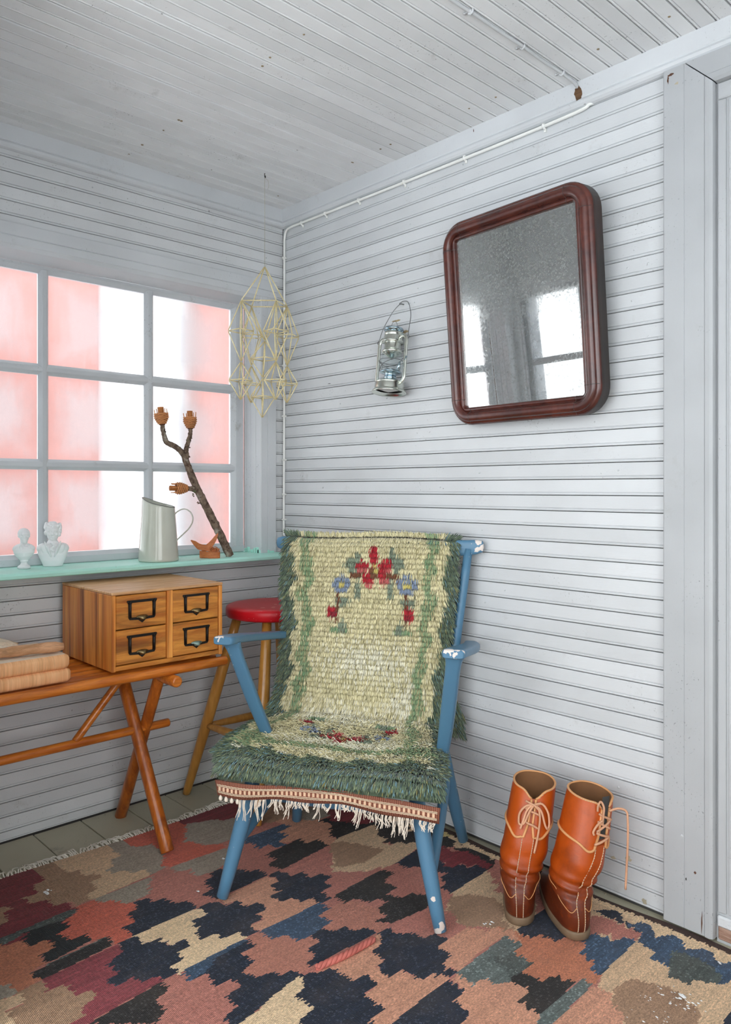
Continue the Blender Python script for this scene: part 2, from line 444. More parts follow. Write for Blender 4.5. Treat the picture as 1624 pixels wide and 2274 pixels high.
# sash: a frame and glazing bars with bevelled inner edges
ycol = [(-.195, -.560), (-.600, -.975), (-1.012, -1.375)]
zrow = [(.952, 1.253), (1.291, 1.594), (1.634, 1.958)]
def bar(p0, p1, wA, wB, axis, m0, m1):
    """glazing bar with a raised fillet and sloping sides; p along axis from p0 to p1; wA,wB extent across"""
    c = (wA+wB)/2; hw = (wB-wA)/2; fl = min(.006, hw*.4)
    pr = [(-.125, wA), (-.116, wA), (-.113, wA+.002), (-.104, c-fl-.003), (-.102, c-fl-.003), (-.1005, c-fl), (-.1005, c+fl), (-.102, c+fl+.003), (-.104, c+fl+.003), (-.113, wB-.002), (-.116, wB), (-.125, wB)]
    b = B(); b.prism(pr, axis, p0, p1); return b
fr = B()
for (y0, y1) in ((WY1-.001, -.195), (-1.375, WY0+.001)):     # stiles
    a, c = min(y0, y1), max(y0, y1)
    inner = c if y1 == -.195 else a
    fr.box((-.13, a, .9115), (-.116, c, 1.984))
    if y0 > -.5: fr.prism([(-.118, -.195), (-.113, -.193), (-.104, -.178), (-.1015, -.176), (-.1015, -.163), (-.106, -.160), (-.106, -.135), (-.118, -.135)], 2, .9115, 1.9835)
    else: fr.prism([(-.118, -1.375), (-.113, -1.377), (-.104, -1.392), (-.1015, -1.394), (-.106, -1.419), (-.118, -1.419)], 2, .9115, 1.9835)
fr.prism([(-.13, .9112), (-.100, .9112), (-.098, .914), (-.100, .936), (-.103, .938), (-.116, .951), (-.13, .952)], 1, WY0+.002, WY1-.002)
fr.prism([(-.13, 1.984), (-.1005, 1.984), (-.1005, 1.973), (-.104, 1.970), (-.115, 1.959), (-.13, 1.958)], 1, WY0+.002, WY1-.002)
obj('sash_frame', fr, 'sash', w1)
for (a, c) in ((-.600, -.560), (-1.012, -.975)): obj('glazing_bar', bar(.94, 1.97, a, c, 2, 0, 0), 'sash', w1)
for (a, c) in ((1.253, 1.291), (1.594, 1.634)):
    for (y1, y0) in ycol:
        bb = bar(y0-.012, y1+.012, a, c, 1, 0, 0); bb.v = [(x_-.0006, y_, z_) for x_, y_, z_ in bb.v]; obj('glazing_bar', bb, 'sash', w1)
# wet, steamed glass: clear towards the rims, milky in the middle, with runs and droplets
def steamed(name, strength):
    k = NT(name)
    tc = k.n('TexCoord'); sp = k.n('SeparateXYZ'); k.set(sp.inputs[0], tc.outputs['Generated'])
    def edge(o):
        a = k.math('ABSOLUTE', k.math('SUBTRACT', o, .5)); return k.math('SUBTRACT', .5, a)
    e = k.math('MINIMUM', edge(sp.outputs['Y']), edge(sp.outputs['Z']))
    ob = k.n('TexCoord').outputs['Object']
    mp = k.n('Mapping'); k.set(mp.inputs[0], ob); mp.inputs['Scale'].default_value = (1, 1, .16)
    runs = k.noise(mp.outputs[0], 42., 5, .65, .3)
    cloud = k.noise(ob, 7., 4, .6)
    q = k.math('ADD', e, k.math('MULTIPLY', k.math('SUBTRACT', cloud, .5), .5))
    q = k.math('ADD', q, k.math('MULTIPLY', k.math('SUBTRACT', runs, .5), .26))
    milk = k.ramp(q, .0, .30, .18, strength)
    drops = k.noise(ob, 330., 2, .5)
    milk = k.math('MAXIMUM', k.math('SUBTRACT', milk, k.math('MULTIPLY', k.ramp(drops, .62, .70), .16)), .1)
    tr = k.n('BsdfTransparent'); tr.inputs[0].default_value = (.62, .635, .635, 1)
    tl = k.n('BsdfTranslucent'); tl.inputs[0].default_value = (.24, .245, .25, 1)
    df = k.n('BsdfDiffuse'); df.inputs[0].default_value = (.5, .51, .52, 1)
    gl = k.n('BsdfGlossy'); gl.inputs['Roughness'].default_value = .12
    bp = k.n('Bump'); k.set(bp.inputs['Height'], drops); bp.inputs['Strength'].default_value = .4; bp.inputs['Distance'].default_value = .001
    for nd in (tl, df, gl): k.set(nd.inputs['Normal'], bp.outputs[0])
    m0 = k.n('MixShader'); m0.inputs[0].default_value = .12; k.set(m0.inputs[1], tl.outputs[0]); k.set(m0.inputs[2], df.outputs[0])
    rf = k.n('BsdfRefraction'); rf.inputs[0].default_value = (.72, .735, .735, 1); rf.inputs['Roughness'].default_value = .62; rf.inputs['IOR'].default_value = 1.10
    mr = k.n('MixShader'); mr.inputs[0].default_value = .74; k.set(mr.inputs[1], tr.outputs[0]); k.set(mr.inputs[2], rf.outputs[0]); tr = mr
    m1 = k.n('MixShader'); k.set(m1.inputs[0], milk); k.set(m1.inputs[1], tr.outputs[0]); k.set(m1.inputs[2], m0.outputs[0])
    m2 = k.n('MixShader'); m2.inputs[0].default_value = .04; k.set(m2.inputs[1], m1.outputs[0]); k.set(m2.inputs[2], gl.outputs[0])
    k.set(k.out.inputs[0], m2.outputs[0]); return k.m
M['steam'] = steamed('steamed_glass', .62)
for (y1, y0) in ycol:
    for (z0, z1) in zrow:
        bb = B(); bb.add([(-.118, y0-.003, z0-.003), (-.118, y1+.003, z0-.003), (-.118, y1+.003, z1+.003), (-.118, y0-.003, z1+.003)], [(0, 1, 2, 3)])
        obj('pane', bb, 'steam', w1, fix=False)
# windows of the other walls: clear glass, and darkened glass to cut daylight
k = NT('clear_glass'); a_ = k.n('BsdfTransparent'); a_.inputs[0].default_value = (.96, .975, .97, 1); g_ = k.n('BsdfGlossy'); g_.inputs['Roughness'].default_value = .02
mx = k.n('MixShader'); mx.inputs[0].default_value = .05; k.set(mx.inputs[1], a_.outputs[0]); k.set(mx.inputs[2], g_.outputs[0]); k.set(k.out.inputs[0], mx.outputs[0]); M['glass'] = k.m
k = NT('dimming_glass'); a_ = k.n('BsdfTransparent'); a_.inputs[0].default_value = (.30, .305, .305, 1); g_ = k.n('BsdfTranslucent'); g_.inputs[0].default_value = (.25, .255, .26, 1)
mx = k.n('MixShader'); k.set(mx.inputs[0], k.ramp(k.noise(k.co(rand=False), 9., 4), .35, .65, .15, .5)); k.set(mx.inputs[1], a_.outputs[0]); k.set(mx.inputs[2], g_.outputs[0]); k.set(k.out.inputs[0], mx.outputs[0]); M['dimming'] = k.m
def plain_window(name, P, cols, rows, fw=.035, casing=True, depth=0., glass='glass'):
    P0f = P; P = lambda u, t, z_: P0f(u, t if t > -.05 else t+depth, z_)
    """P(u, t, z): point at u along the wall, t into the room"""
    o = bpy.data.objects.new(name, None); COL.objects.link(o); o['kind'] = 'structure'; o.location = P(cols[0], 0, rows[0])
    def bx(nm, u0, u1, t0, t1, z0, z1, mat='sash', ch=.003):
        a = P(u0, t0, z0); c = P(u1, t1, z1)
        obj(nm, B().box(tuple(map(min, a, c)), tuple(map(max, a, c)), ch), mat, o)
    for u in cols: bx('glazing_bar', u-fw/2, u+fw/2, -.125, -.095, rows[0]-fw/2, rows[-1]+fw/2)
    for z_ in rows: bx('glazing_bar', cols[0]-fw/2, cols[-1]+fw/2, -.122, -.098, z_-fw/2, z_+fw/2)
    if casing:
        for u0, u1 in ((cols[0]-.085, cols[0]-.012), (cols[-1]+.012, cols[-1]+.085)): bx('side_casing', u0, u1, .0, .02, rows[0]-.02, rows[-1]+.09, 'trim')
        bx('head_casing', cols[0]-.012, cols[-1]+.012, 0.0, .021, rows[-1]+.012, rows[-1]+.09, 'trim')
        bx('window_sill', cols[0]-.01, cols[-1]+.01, -.12, .05, rows[0]-.035, rows[0]-.016, 'turq')
    for i in range(len(cols)-1):
        for j in range(len(rows)-1):
            a = P(cols[i], -.112, rows[j]); c = P(cols[i+1], -.112, rows[j+1]); d1 = P(cols[i+1], -.112, rows[j]); d2 = P(cols[i], -.112, rows[j+1])
            obj('pane', B().add([a, d1, c, d2], [(0, 1, 2, 3)]), glass, o, fix=False)
plain_window('window_2', lambda u, t, z_: (u, YF+t, z_), [.075, .45, .825], [.93, 1.27, 1.61, 1.97], depth=.07, glass='dimming')
plain_window('window_3', lambda u, t, z_: (u, YB+t, z_), [1.0, 1.62, 2.25, 2.87, 3.5], [.38, .98, 1.60, 2.20], casing=False)

plain_window('fill_window', lambda u, t, z_: (XR-t, u, z_), [-2.60, -2.14, -1.68, -1.22], [.57, 1.1, 1.62, 2.13], casing=False)  # unseen window, added for fill light from the right

# outside: snow, and the salmon-pink boarded outbuilding with its white corner board
k = NT('snow'); k.bump(k.noise(k.co(rand=False), 3., 5), .4, .05); M['snow'] = k.base((.86, .89, .93), .8, .2)
struct('ground', B().box((-14, -16, -.5), (18, 9, -.4)), 'snow')
M['pink'] = paint('salmon_pink_house_paint', (.40, .165, .140), (1.2, 22, 22), pits=.1, spots=False, rough=.7, dirt=0.)
M['whitehouse'] = paint('white_house_paint', (.85, .86, .88), (22, 22, 1.2), pits=.1, spots=False, rough=.7, dirt=0.)
ob_ = thing('outbuilding', 'salmon-pink boarded outbuilding with a broad white board, seen through the steamed window', 'building', (-1.7, -.5, -.4))
xb = -1.55
zb = -.38; k_ = 0
while zb < 3.4:
    for (ya, yb_) in ((-.80, -.145), (.42, 3.6)):
        obj('cladding_board', B().box((xb-.03, ya, zb), (xb, yb_, zb+.1394), .0015), 'pink', ob_)
    zb += .14
obj('corner_board', B().box((xb-.03, -.14, -.38), (xb+.03, .295, 3.4), .006), 'whitehouse', ob_)
obj('wall_core', B().box((xb-1.5, -.80, -.4), (xb-.031, 3.6, 3.42)), 'dark_gap', ob_)

# ================================================================ THINGS
# ---------------------------------------------------------------- kilim
KIL = """R 269,-1358 313,-1161 583,-1162 737,-1226 591,-1450
W 321,-1163 320,-1100 357,-1101 360,-1068 410,-1064 405,-1035 447,-1030 447,-1063 501,-1067 515,-1106 547,-1107 552,-1149 516,-1153 508,-1200 464,-1199 456,-1246 413,-1249 416,-1206 361,-1205 357,-1168
T 320,-1100 301,-929 358,-929 360,-965 405,-970 415,-1000 446,-996 452,-956 488,-952 495,-915 539,-913 543,-928 552,-1093 547,-1107 515,-1106 501,-1067 447,-1063 447,-1030 405,-1035 410,-1064 360,-1068 357,-1101
G 301,-929 312,-860 328,-860 350,-820 417,-812 480,-811 495,-858 533,-860 543,-928 539,-913 495,-915 488,-952 452,-956 446,-996 415,-1000 405,-970 360,-965 358,-929
G 552,-1093 552,-919 579,-915 591,-953 639,-961 647,-1027 644,-1056 606,-1058 592,-1098 556,-1102
O 311,-867 300,-761 291,-617 498,-737 473,-807 417,-812 350,-820 336,-864
O 412,-784 443,-711 496,-689 507,-649 549,-650 540,-847 515,-868 457,-825
R 294,-653 279,-405 385,-477 367,-563 344,-567 335,-616
G 294,-653 343,-562 393,-548 383,-500 386,-449 517,-567 511,-656 491,-694 445,-708 412,-737 402,-712 355,-702 355,-689
G 543,-849 549,-650 606,-645 644,-732 653,-762 645,-816 593,-816 577,-853
P 553,-918 577,-853 593,-816 645,-816 656,-780 678,-786 685,-817 739,-824 746,-862 793,-847 797,-864 799,-909 745,-916 721,-949 723,-964 678,-995
R 348,-1322 573,-1151 573,-1201 575,-1365 581,-1394
W 408,-1326 451,-1289 457,-1315 509,-1323 512,-1359
g 574,-1381 558,-1167 584,-1156 600,-1212 585,-1304 611,-1363 599,-1389
D 600,-1212 645,-1206 657,-1249 677,-1240 710,-1230 712,-1195 751,-1194 770,-1316 722,-1314 717,-1279 684,-1271 660,-1282 664,-1321 624,-1320 585,-1304
O 601,-1206 584,-1156 570,-1104 611,-1060 685,-1033 697,-1065 746,-1072 750,-1111 803,-1102 810,-1152 764,-1155 755,-1190 712,-1195 710,-1230 677,-1240 657,-1249 645,-1206
O 555,-1150 556,-1102 592,-1098 606,-1058 644,-1056 652,-1030 690,-1036 679,-1140 583,-1162
o 594,-1387 611,-1363 624,-1320 664,-1321 660,-1282 698,-1271 717,-1279 723,-1320 766,-1320 775,-1361 822,-1354 834,-1412 786,-1413 780,-1446
W 834,-1412 826,-1353 874,-1353 878,-1313 934,-1315 937,-1273 975,-1285 982,-1322 1014,-1328 1015,-1356 1017,-1379 943,-1457 883,-1448 882,-1406 843,-1408
T 829,-1462 841,-1407 882,-1406 879,-1447 931,-1450 951,-1459 921,-1491
G 771,-1443 788,-1411 838,-1413 829,-1462
g 773,-1325 760,-1159 770,-1159 790,-1326
K 782,-1360 764,-1158 807,-1159 826,-1353
r 826,-1353 811,-1155 851,-1157 867,-1200 926,-1207 928,-1236 970,-1234 964,-1186 998,-1183 1003,-1145 1034,-1142 1032,-1149 1040,-1303 1050,-1333 1017,-1369 1015,-1356 1014,-1328 982,-1322 975,-1285 939,-1274 934,-1315 878,-1313 874,-1353 836,-1351
P 1033,-1149 1032,-1092 1075,-1096 1075,-1050 1130,-1060 1133,-1019 1170,-1017 1177,-1060 1222,-1063 1231,-1098 1272,-1099 1162,-1235 1129,-1188 1081,-1190 1072,-1148
K 1047,-1337 1032,-1149 1072,-1148 1081,-1190 1129,-1188 1151,-1227
E 805,-1104 790,-987 804,-907 851,-910 849,-956 908,-966 910,-986 948,-985 948,-945 982,-943 986,-897 1019,-895 1030,-1091 1042,-1110 989,-1104 989,-1064 953,-1063 949,-1019 910,-1018 916,-1054 861,-1060 856,-1104
N 810,-1152 810,-1103 856,-1104 861,-1060 916,-1055 910,-1018 950,-1019 953,-1062 989,-1064 992,-1106 1026,-1096 1029,-1139 1003,-1145 998,-1183 964,-1186 970,-1234 928,-1236 926,-1207 867,-1200 851,-1157
N 652,-1030 656,-988 686,-986 693,-948 737,-944 746,-909 798,-909 803,-1080 803,-1102 750,-1111 746,-1072 696,-1065 685,-1033
S 805,-843 796,-661 846,-656 846,-693 893,-688 891,-726 937,-721 942,-681 976,-675 977,-644 1018,-644 1014,-722 1017,-851 982,-862 978,-808 943,-806 944,-772 896,-772 896,-806 850,-809 843,-845
P 794,-608 767,-391 870,-388 1030,-534 1026,-592 1021,-601 971,-597 968,-555 932,-555 928,-521 892,-525 886,-565 845,-570 842,-611
P 569,-594 580,-571 634,-577 634,-537 683,-542 682,-581 728,-581 738,-622 797,-611 796,-661 739,-657 737,-684 685,-698 606,-645
N 656,-780 650,-740 688,-716 701,-692 737,-684 739,-657 791,-661 800,-840 793,-847 746,-862 739,-824 685,-817 678,-786
P 383,-500 413,-420 513,-395 534,-406 536,-571 517,-567
B 536,-571 534,-406 570,-400 578,-454 624,-454 635,-502 672,-497 668,-535 625,-535 634,-577 577,-568 569,-594
S 534,-406 486,-424 496,-332 602,-301 676,-287 680,-321 715,-321 721,-351 757,-338 767,-396 712,-397 713,-442 667,-438 664,-482 638,-504 624,-454 578,-454 570,-400
W 401,-460 368,-311 404,-152 497,-175 496,-332 500,-435 466,-458
G 495,-306 497,-175 598,-197 602,-301 567,-338
R 595,-200 612,-154 675,-143 743,-152 735,-199 658,-229
D 606,-304 609,-213 658,-229 733,-201 759,-225 750,-320 751,-343 708,-340 711,-313 677,-318 666,-279
K 679,-584 667,-438 713,-442 712,-397 767,-396 794,-608 738,-622 728,-581
N 793,-654 792,-616 842,-611 845,-570 886,-565 892,-525 928,-521 932,-555 968,-555 971,-597 1019,-604 1018,-644 977,-644 976,-675 942,-681 937,-721 891,-726 893,-688 846,-693 846,-656
W 762,-390 775,-342 822,-315 911,-279 920,-313 931,-387 913,-488
N 803,-908 799,-862 852,-848 849,-809 898,-808 898,-770 943,-772 943,-809 975,-810 979,-861 1017,-858 1017,-898 986,-897 982,-943 948,-945 948,-985 910,-986 908,-966 849,-956 851,-910
B 1017,-851 1014,-710 1010,-638 1061,-644 1065,-684 1113,-681 1120,-722 1130,-757 1119,-804 1075,-807 1065,-850
N 1126,-765 1120,-722 1154,-709 1157,-676 1194,-664 1195,-636 1238,-632 1230,-829 1230,-861 1230,-886 1208,-846 1204,-811 1163,-807 1162,-769
p 1019,-899 1021,-858 1065,-850 1075,-807 1117,-806 1126,-765 1162,-769 1163,-807 1204,-811 1208,-846 1227,-855 1234,-888 1205,-893 1206,-921 1176,-925 1167,-974 1127,-983 1115,-938 1062,-941 1063,-898
N 1030,-1091 1019,-899 1063,-898 1062,-941 1115,-938 1127,-983 1167,-974 1176,-925 1206,-921 1205,-893 1236,-886 1274,-1083 1277,-1108 1231,-1098 1222,-1063 1177,-1060 1170,-1017 1133,-1019 1130,-1060 1075,-1050 1075,-1096
B 1030,-1091 1019,-899 1032,-897 1041,-1003 1073,-1046 1075,-1096
E 1236,-886 1277,-903 1284,-941 1351,-943 1357,-983 1381,-993 1275,-1106 1265,-1022 1251,-987
N 1232,-884 1259,-850 1266,-813 1303,-812 1338,-811 1344,-769 1389,-772 1389,-819 1459,-823 1460,-859 1498,-870 1381,-993 1357,-983 1351,-943 1284,-941 1277,-903
S 1255,-770 1242,-624 1276,-645 1289,-694 1338,-702 1335,-731 1390,-735 1389,-772 1344,-769 1338,-811 1301,-811 1267,-813 1257,-851
p 1064,-681 1057,-639 1055,-566 1160,-548 1188,-550 1194,-598 1232,-581 1240,-626 1195,-636 1194,-664 1158,-675 1151,-712 1123,-720 1112,-681
K 724,-348 569,-214 568,-158 811,187 1021,27 1171,8 1234,-129 1230,-152 1055,-103 991,-194 882,-240
R 525,-203 661,-144 743,-151 733,-195 666,-246 639,-275
T 749,-334 751,-176 806,-194 816,-227 866,-221 876,-247 906,-243 908,-213 939,-203 943,-170 980,-183 1006,-324 995,-401 906,-495 767,-385
W 762,-390 775,-342 822,-315 911,-279 920,-313 931,-387 892,-470
T 777,-135 746,-82 797,-42 816,-62 780,-126
T 818,-59 832,-45 892,-109 882,-126
Y 983,-86 955,-43 976,-21 1008,-35
N 1006,-324 985,-188 1012,-126 1113,-215 1144,-208 1147,-179 1182,-173 1183,-141 1233,-150 1241,-329 1199,-329 1189,-293 1158,-287 1152,-255 1127,-262 1080,-271 1051,-316
P 1002,-364 1003,-321 1051,-316 1066,-281 1127,-262 1154,-252 1158,-287 1189,-293 1199,-329 1246,-329 1240,-357 1198,-401 1161,-414 1158,-461 1117,-470 1109,-424 1055,-425 1047,-371 1009,-376
R 1005,-122 1075,-127 1105,-90 1221,-112 1230,-152 1183,-141 1175,-170 1145,-177 1144,-208 1118,-220 1106,-201 1073,-205
T 1055,-103 1024,-43 1068,-67 1078,-21 1106,32 1175,1 1209,-50 1199,-88 1126,12 1103,-64 1060,-103
T 1241,-329 1233,-150 1282,-176 1287,-199 1314,-197 1322,-235 1349,-233 1448,-206 1540,-342 1323,-458 1293,-423 1248,-331
P 971,-578 985,-372 1004,-381 1012,-562 1009,-610
K 1013,-588 1002,-384 1045,-368 1055,-425 1109,-424 1117,-470 1158,-461 1161,-414 1205,-385 1245,-429 1231,-571 1193,-597 1200,-557 1153,-550 1148,-506 1118,-503 1114,-542 1066,-554 1070,-592
W 1306,-425 1253,-347 1285,-296 1352,-269 1396,-281 1430,-342 1479,-350 1478,-388 1440,-385 1385,-439 1337,-432
P 1231,-575 1246,-431 1298,-410 1334,-420 1367,-469 1379,-515 1344,-523 1338,-555 1289,-563 1286,-585 1259,-591
S 1389,-561 1387,-514 1388,-439 1478,-388 1482,-413 1482,-523 1494,-607 1478,-605 1443,-610 1439,-563
N 1242,-624 1238,-583 1259,-591 1286,-585 1291,-561 1338,-555 1346,-521 1387,-514 1389,-561 1439,-563 1443,-610 1494,-607 1493,-635 1450,-647 1453,-690 1386,-689 1390,-735 1339,-730 1334,-699 1286,-691 1276,-645
S 1389,-772 1390,-735 1389,-692 1453,-690 1450,-647 1496,-635 1494,-685 1498,-754 1504,-843 1505,-862 1482,-887 1460,-859 1459,-823 1392,-822
S 1494,-607 1552,-615 1547,-575 1602,-574 1601,-530 1653,-522 1722,-633 1606,-756 1605,-695 1553,-690 1551,-648 1503,-634
N 1505,-862 1504,-843 1498,-754 1497,-640 1551,-648 1553,-690 1605,-695 1616,-746
T 1482,-29 1534,-28 1959,-39 2076,-321 1840,-571 1733,-355
E 1514,-38 1527,-15 1987,-72 1984,-148 1720,-89
N 1485,-355 1475,-253 1477,-162 1527,-160 1623,-263 1589,-280 1582,-314 1536,-319 1530,-352
o 1480,-360 1530,-352 1536,-319 1582,-314 1594,-275 1649,-277 1654,-314 1702,-327 1707,-360 1738,-357 1744,-405 1708,-404 1706,-431 1650,-443 1656,-481 1597,-484 1594,-434 1536,-438 1533,-392 1505,-395 1443,-381
S 1480,-360 1428,-397 1458,-419 1505,-395 1533,-392
B 1618,-268 1634,-215 1696,-202 1698,-170 1728,-164 1736,-360 1707,-360 1702,-327 1654,-314 1649,-277
P 1589,-138 1606,-125 1722,-122 1727,-161 1698,-170 1695,-199 1656,-192 1637,-221 1596,-219
N 1576,-108 1621,-56 1668,-107 1713,-50 1722,-122 1669,-115 1620,-120
B 1668,-107 1713,-50 1752,-108 1788,-44 1831,-102 1871,-51 1911,-98 1934,-81 1973,-78 2001,-152 1967,-152 1945,-190 1896,-205 1899,-231 1850,-239 1833,-204 1812,-203 1786,-207 1782,-170 1732,-164 1722,-122
g 1808,-135 1839,-118 1904,-121 1945,-160 1945,-190 1896,-205 1899,-231 1850,-239 1833,-204
b 1494,-607 1481,-397 1536,-391 1535,-437 1591,-441 1601,-530 1602,-574 1547,-575 1552,-615
g 1536,-471 1536,-438 1594,-434 1597,-484 1654,-483 1600,-526 1548,-505 1508,-501
K 1597,-484 1654,-483 1650,-443 1705,-429 1708,-404 1713,-583 1720,-619 1694,-591 1654,-581 1649,-531 1605,-534 1592,-526
b 1710,-402 1741,-406 1749,-580 1752,-610 1730,-634 1713,-583
S 1752,-610 1749,-580 1744,-405 1791,-402 1803,-436 1846,-443 1869,-510
W 1783,-389 1792,-315 1824,-303 1850,-283 1896,-276 1923,-302 1956,-307 1979,-395 1877,-502 1844,-445 1803,-436 1795,-397
S 1599,-541 1652,-535 1651,-577 1713,-583 1730,-628 1670,-721 1568,-589
N 2002,-303 2005,-262 2051,-289 2025,-346"""
KC = dict(N='151d2d', B='34485e', D='15191c', K='1f1b1a', R='75292f', r='853a40', O='c05f4b', o='b37053', P='ad6f62', p='b07462', S='c28c72',
          T='c8a988', E='d8bb97', W='9b7a60', G='968b7c', g='474e4b', b='59625f', Y='beaa74')
K0X, K0Y, CX_, CY_ = .252, -2.25, .0040, .0045
NXk, NYk = int(2.05/CX_), int((2.25-.012)/CY_)
def inside(px, py, poly):
    r = np.zeros(px.shape, bool); n = len(poly); j = n-1
    for i in range(n):
        xi, yi = poly[i]; xj, yj = poly[j]
        if yi != yj:
            c = ((yi > py) != (yj > py)) & (px < (xj-xi)*(py-yi)/(yj-yi)+xi); r ^= c
        j = i
    return r
gx = K0X+(np.arange(NXk)+.5)*CX_; gy = K0Y+(np.arange(NYk)+.5)*CY_
jag = RNG.normal(0, .0042, NXk)+.004*np.sin(np.arange(NXk)*.9)*np.sin(np.arange(NXk)*.13)
PXk, PYk = np.meshgrid(gx, gy, indexing='ij'); PYj = PYk+jag[:, None]
code = np.full(PXk.shape, 'p', dtype='<U1')
# beyond the digitised part: the same stepped lozenges repeated
lz = (np.floor(PXk/.06)+np.floor(PYj/.075)).astype(int); lw = (np.floor(PXk/.06)-np.floor(PYj/.075)).astype(int)
alt = np.array(list('NpTKSrBo'))[((lz//3)*3+(lw//3)*5) % 8]
code = np.where((PXk-.906)*-.7266+(PYk+1.472)*.687 < -.05, alt, 'P').astype('<U1')
filled = np.zeros(code.shape, bool)
for line in KIL.split('\n'):
    c, *pp = line.split(); poly = [tuple(int(q)/1000 for q in a.split(',')) for a in pp]
    bx = min(p[0] for p in poly); bX = max(p[0] for p in poly)
    i0 = max(0, int((bx-K0X)/CX_)-1); i1 = min(NXk, int((bX-K0X)/CX_)+2)
    if i1 > i0:
        m_ = inside(PXk[i0:i1], PYj[i0:i1], poly); code[i0:i1][m_] = c; filled[i0:i1][m_] = True
for i in range(int(.20/CX_), -1, -1):          # up to the fringe each colour runs on
    m_ = ~(filled[i]); code[i][m_] = code[i+1][m_]
# dark brown selvedge along the right wall
edge = -.014+.003*np.sin(gx*9)-.016*np.clip((gx-1.15)/.5, 0, 1)*0
code[PYk > edge[:, None]-.026+jag[:, None]*.8] = 'M'
code[(PYk > edge[:, None]-.050) & (PYk <= edge[:, None]-.026+jag[:, None]*.8) & (PXk > 1.0)] = 'E'
KC['M'] = '3a241c'
lut = {c: np.array(srgb(h)) for c, h in KC.items()}
kcol = np.zeros(code.shape+(3,))
for c in lut: kcol[code == c] = lut[c]
row = RNG.normal(1, .10, NXk); row = np.convolve(row, [.25, .5, .25], 'same')
seg = np.kron(RNG.normal(1, .10, (NXk, NYk//28+1)), np.ones((1, 28)))[:, :NYk]; kcol_seg = seg        # abrash: bands of slightly different dye
dk_ = np.isin(code, list('NBDKbgRr')); var_ = row[:, None]*kcol_seg; kcol *= (1.12*np.where(dk_, var_, 1+(var_-1)*.42))[:, :, None]
kcol *= RNG.uniform(.88, 1.12, code.shape)[:, :, None]
blue = (code == 'N') | (code == 'B') | (code == 'b') | (code == 'K') | (code == 'g')
fl1 = (RNG.random(code.shape) > .90) & blue; kcol[fl1] = kcol[fl1]*1.8+.022
def wav(x, y): return .0045+.0022*np.sin(x*7+1)*np.sin(y*5+.5)+.0018*np.sin(x*17+y*9)
vx = K0X+np.arange(NXk+1)*CX_; vy = K0Y+np.arange(NYk+1)*CY_
VX, VY = np.meshgrid(vx, vy, indexing='ij')
VXw = VX+.006*np.sin(VY*6.3+.4)*np.clip((.5-VX)/.25, 0, 1)
fade = np.clip((VX-K0X)/.03, 0, 1)*np.clip((-.012-VY)/.03, 0, 1)
VZ = .0030+fade*(wav(VX, VY)-.003)+.0012
VYw = VY+np.clip((VY+.11)/.1, 0, 1)*(-.012+.007*np.sin(VX*7.+.8)+.004*np.sin(VX*15.))
vv = np.stack([VXw, VYw, VZ], -1).reshape(-1, 3)
I, J = np.meshgrid(np.arange(NXk), np.arange(NYk), indexing='ij'); st = NYk+1
ff = np.stack([I*st+J, (I+1)*st+J, (I+1)*st+J+1, I*st+J+1], -1).reshape(-1, 4)
def np_mesh(name, v, f, col=None, smooth=True):
    me = bpy.data.meshes.new(name); me.vertices.add(len(v)); me.vertices.foreach_set('co', np.asarray(v, np.float32).ravel())
    k = f.shape[1]; me.loops.add(f.size); me.polygons.add(len(f))
    me.loops.foreach_set('vertex_index', f.astype(np.int32).ravel()); me.polygons.foreach_set('loop_start', np.arange(0, f.size, k, dtype=np.int32))
    me.update(calc_edges=True); me.polygons.foreach_set('use_smooth', np.full(len(f), smooth))
    if col is not None:
        if len(col) == len(v): a = me.color_attributes.new('col', 'FLOAT_COLOR', 'POINT'); a.data.foreach_set('color', np.concatenate([col, np.ones((len(col), 1))], 1).astype(np.float32).ravel())
        else:
            a = me.color_attributes.new('col', 'FLOAT_COLOR', 'CORNER'); c4 = np.concatenate([col, np.ones((len(col), 1))], 1)
            a.data.foreach_set('color', np.repeat(c4, k, 0).astype(np.float32).ravel())
    return me
k = NT('kilim_wool'); at = k.n('VertexColor', layer_name='col'); oc = k.n('TexCoord').outputs['Object']
mp = k.n('Mapping'); k.set(mp.inputs[0], oc); mp.inputs['Scale'].default_value = (1., .35, 1.)
n1 = k.noise(mp.outputs[0], 420., 3, .6); n2 = k.noise(oc, 9., 4, .6)
hs = k.n('HueSaturation'); k.set(hs.inputs['Color'], at.outputs[0]); k.set(hs.inputs['Value'], k.ramp(n1, .3, .7, .62, 1.42))
c = k.mix(k.math('MULTIPLY', k.ramp(n2, .5, .75), .07), hs.outputs[0], srgb('a48a75'))
lint = k.math('MULTIPLY', k.ramp(k.noise(oc, 260., 1, .4), .80, .83), k.ramp(k.noise(oc, 3.2, 2), .5, .6)); c = k.mix(lint, c, (.75, .74, .72))
wv = k.n('TexWave', wave_type='BANDS', bands_direction='Y'); k.set(wv.inputs[0], oc); wv.inputs['Scale'].default_value = 95.; wv.inputs['Distortion'].default_value = 1.5
k.bump(k.math('ADD', n1, k.math('MULTIPLY', wv.outputs[1], .5)), .8, .0025); k.b.inputs['Sheen Weight'].default_value = .15
M['kilim'] = k.base(c, .95, .05)
kil = thing('kilim_rug', 'flat-woven rug with stepped lozenges in navy, brick, salmon and sand on the floor', 'rug', (K0X, K0Y, 0))
obj('woven_field', np_mesh('woven_field', vv, ff, kcol.reshape(-1, 3)), 'kilim', kil)
M['fringe'] = plain('cotton_fringe', srgb('e8e2d6'), .9, var=.1)
fb = B()
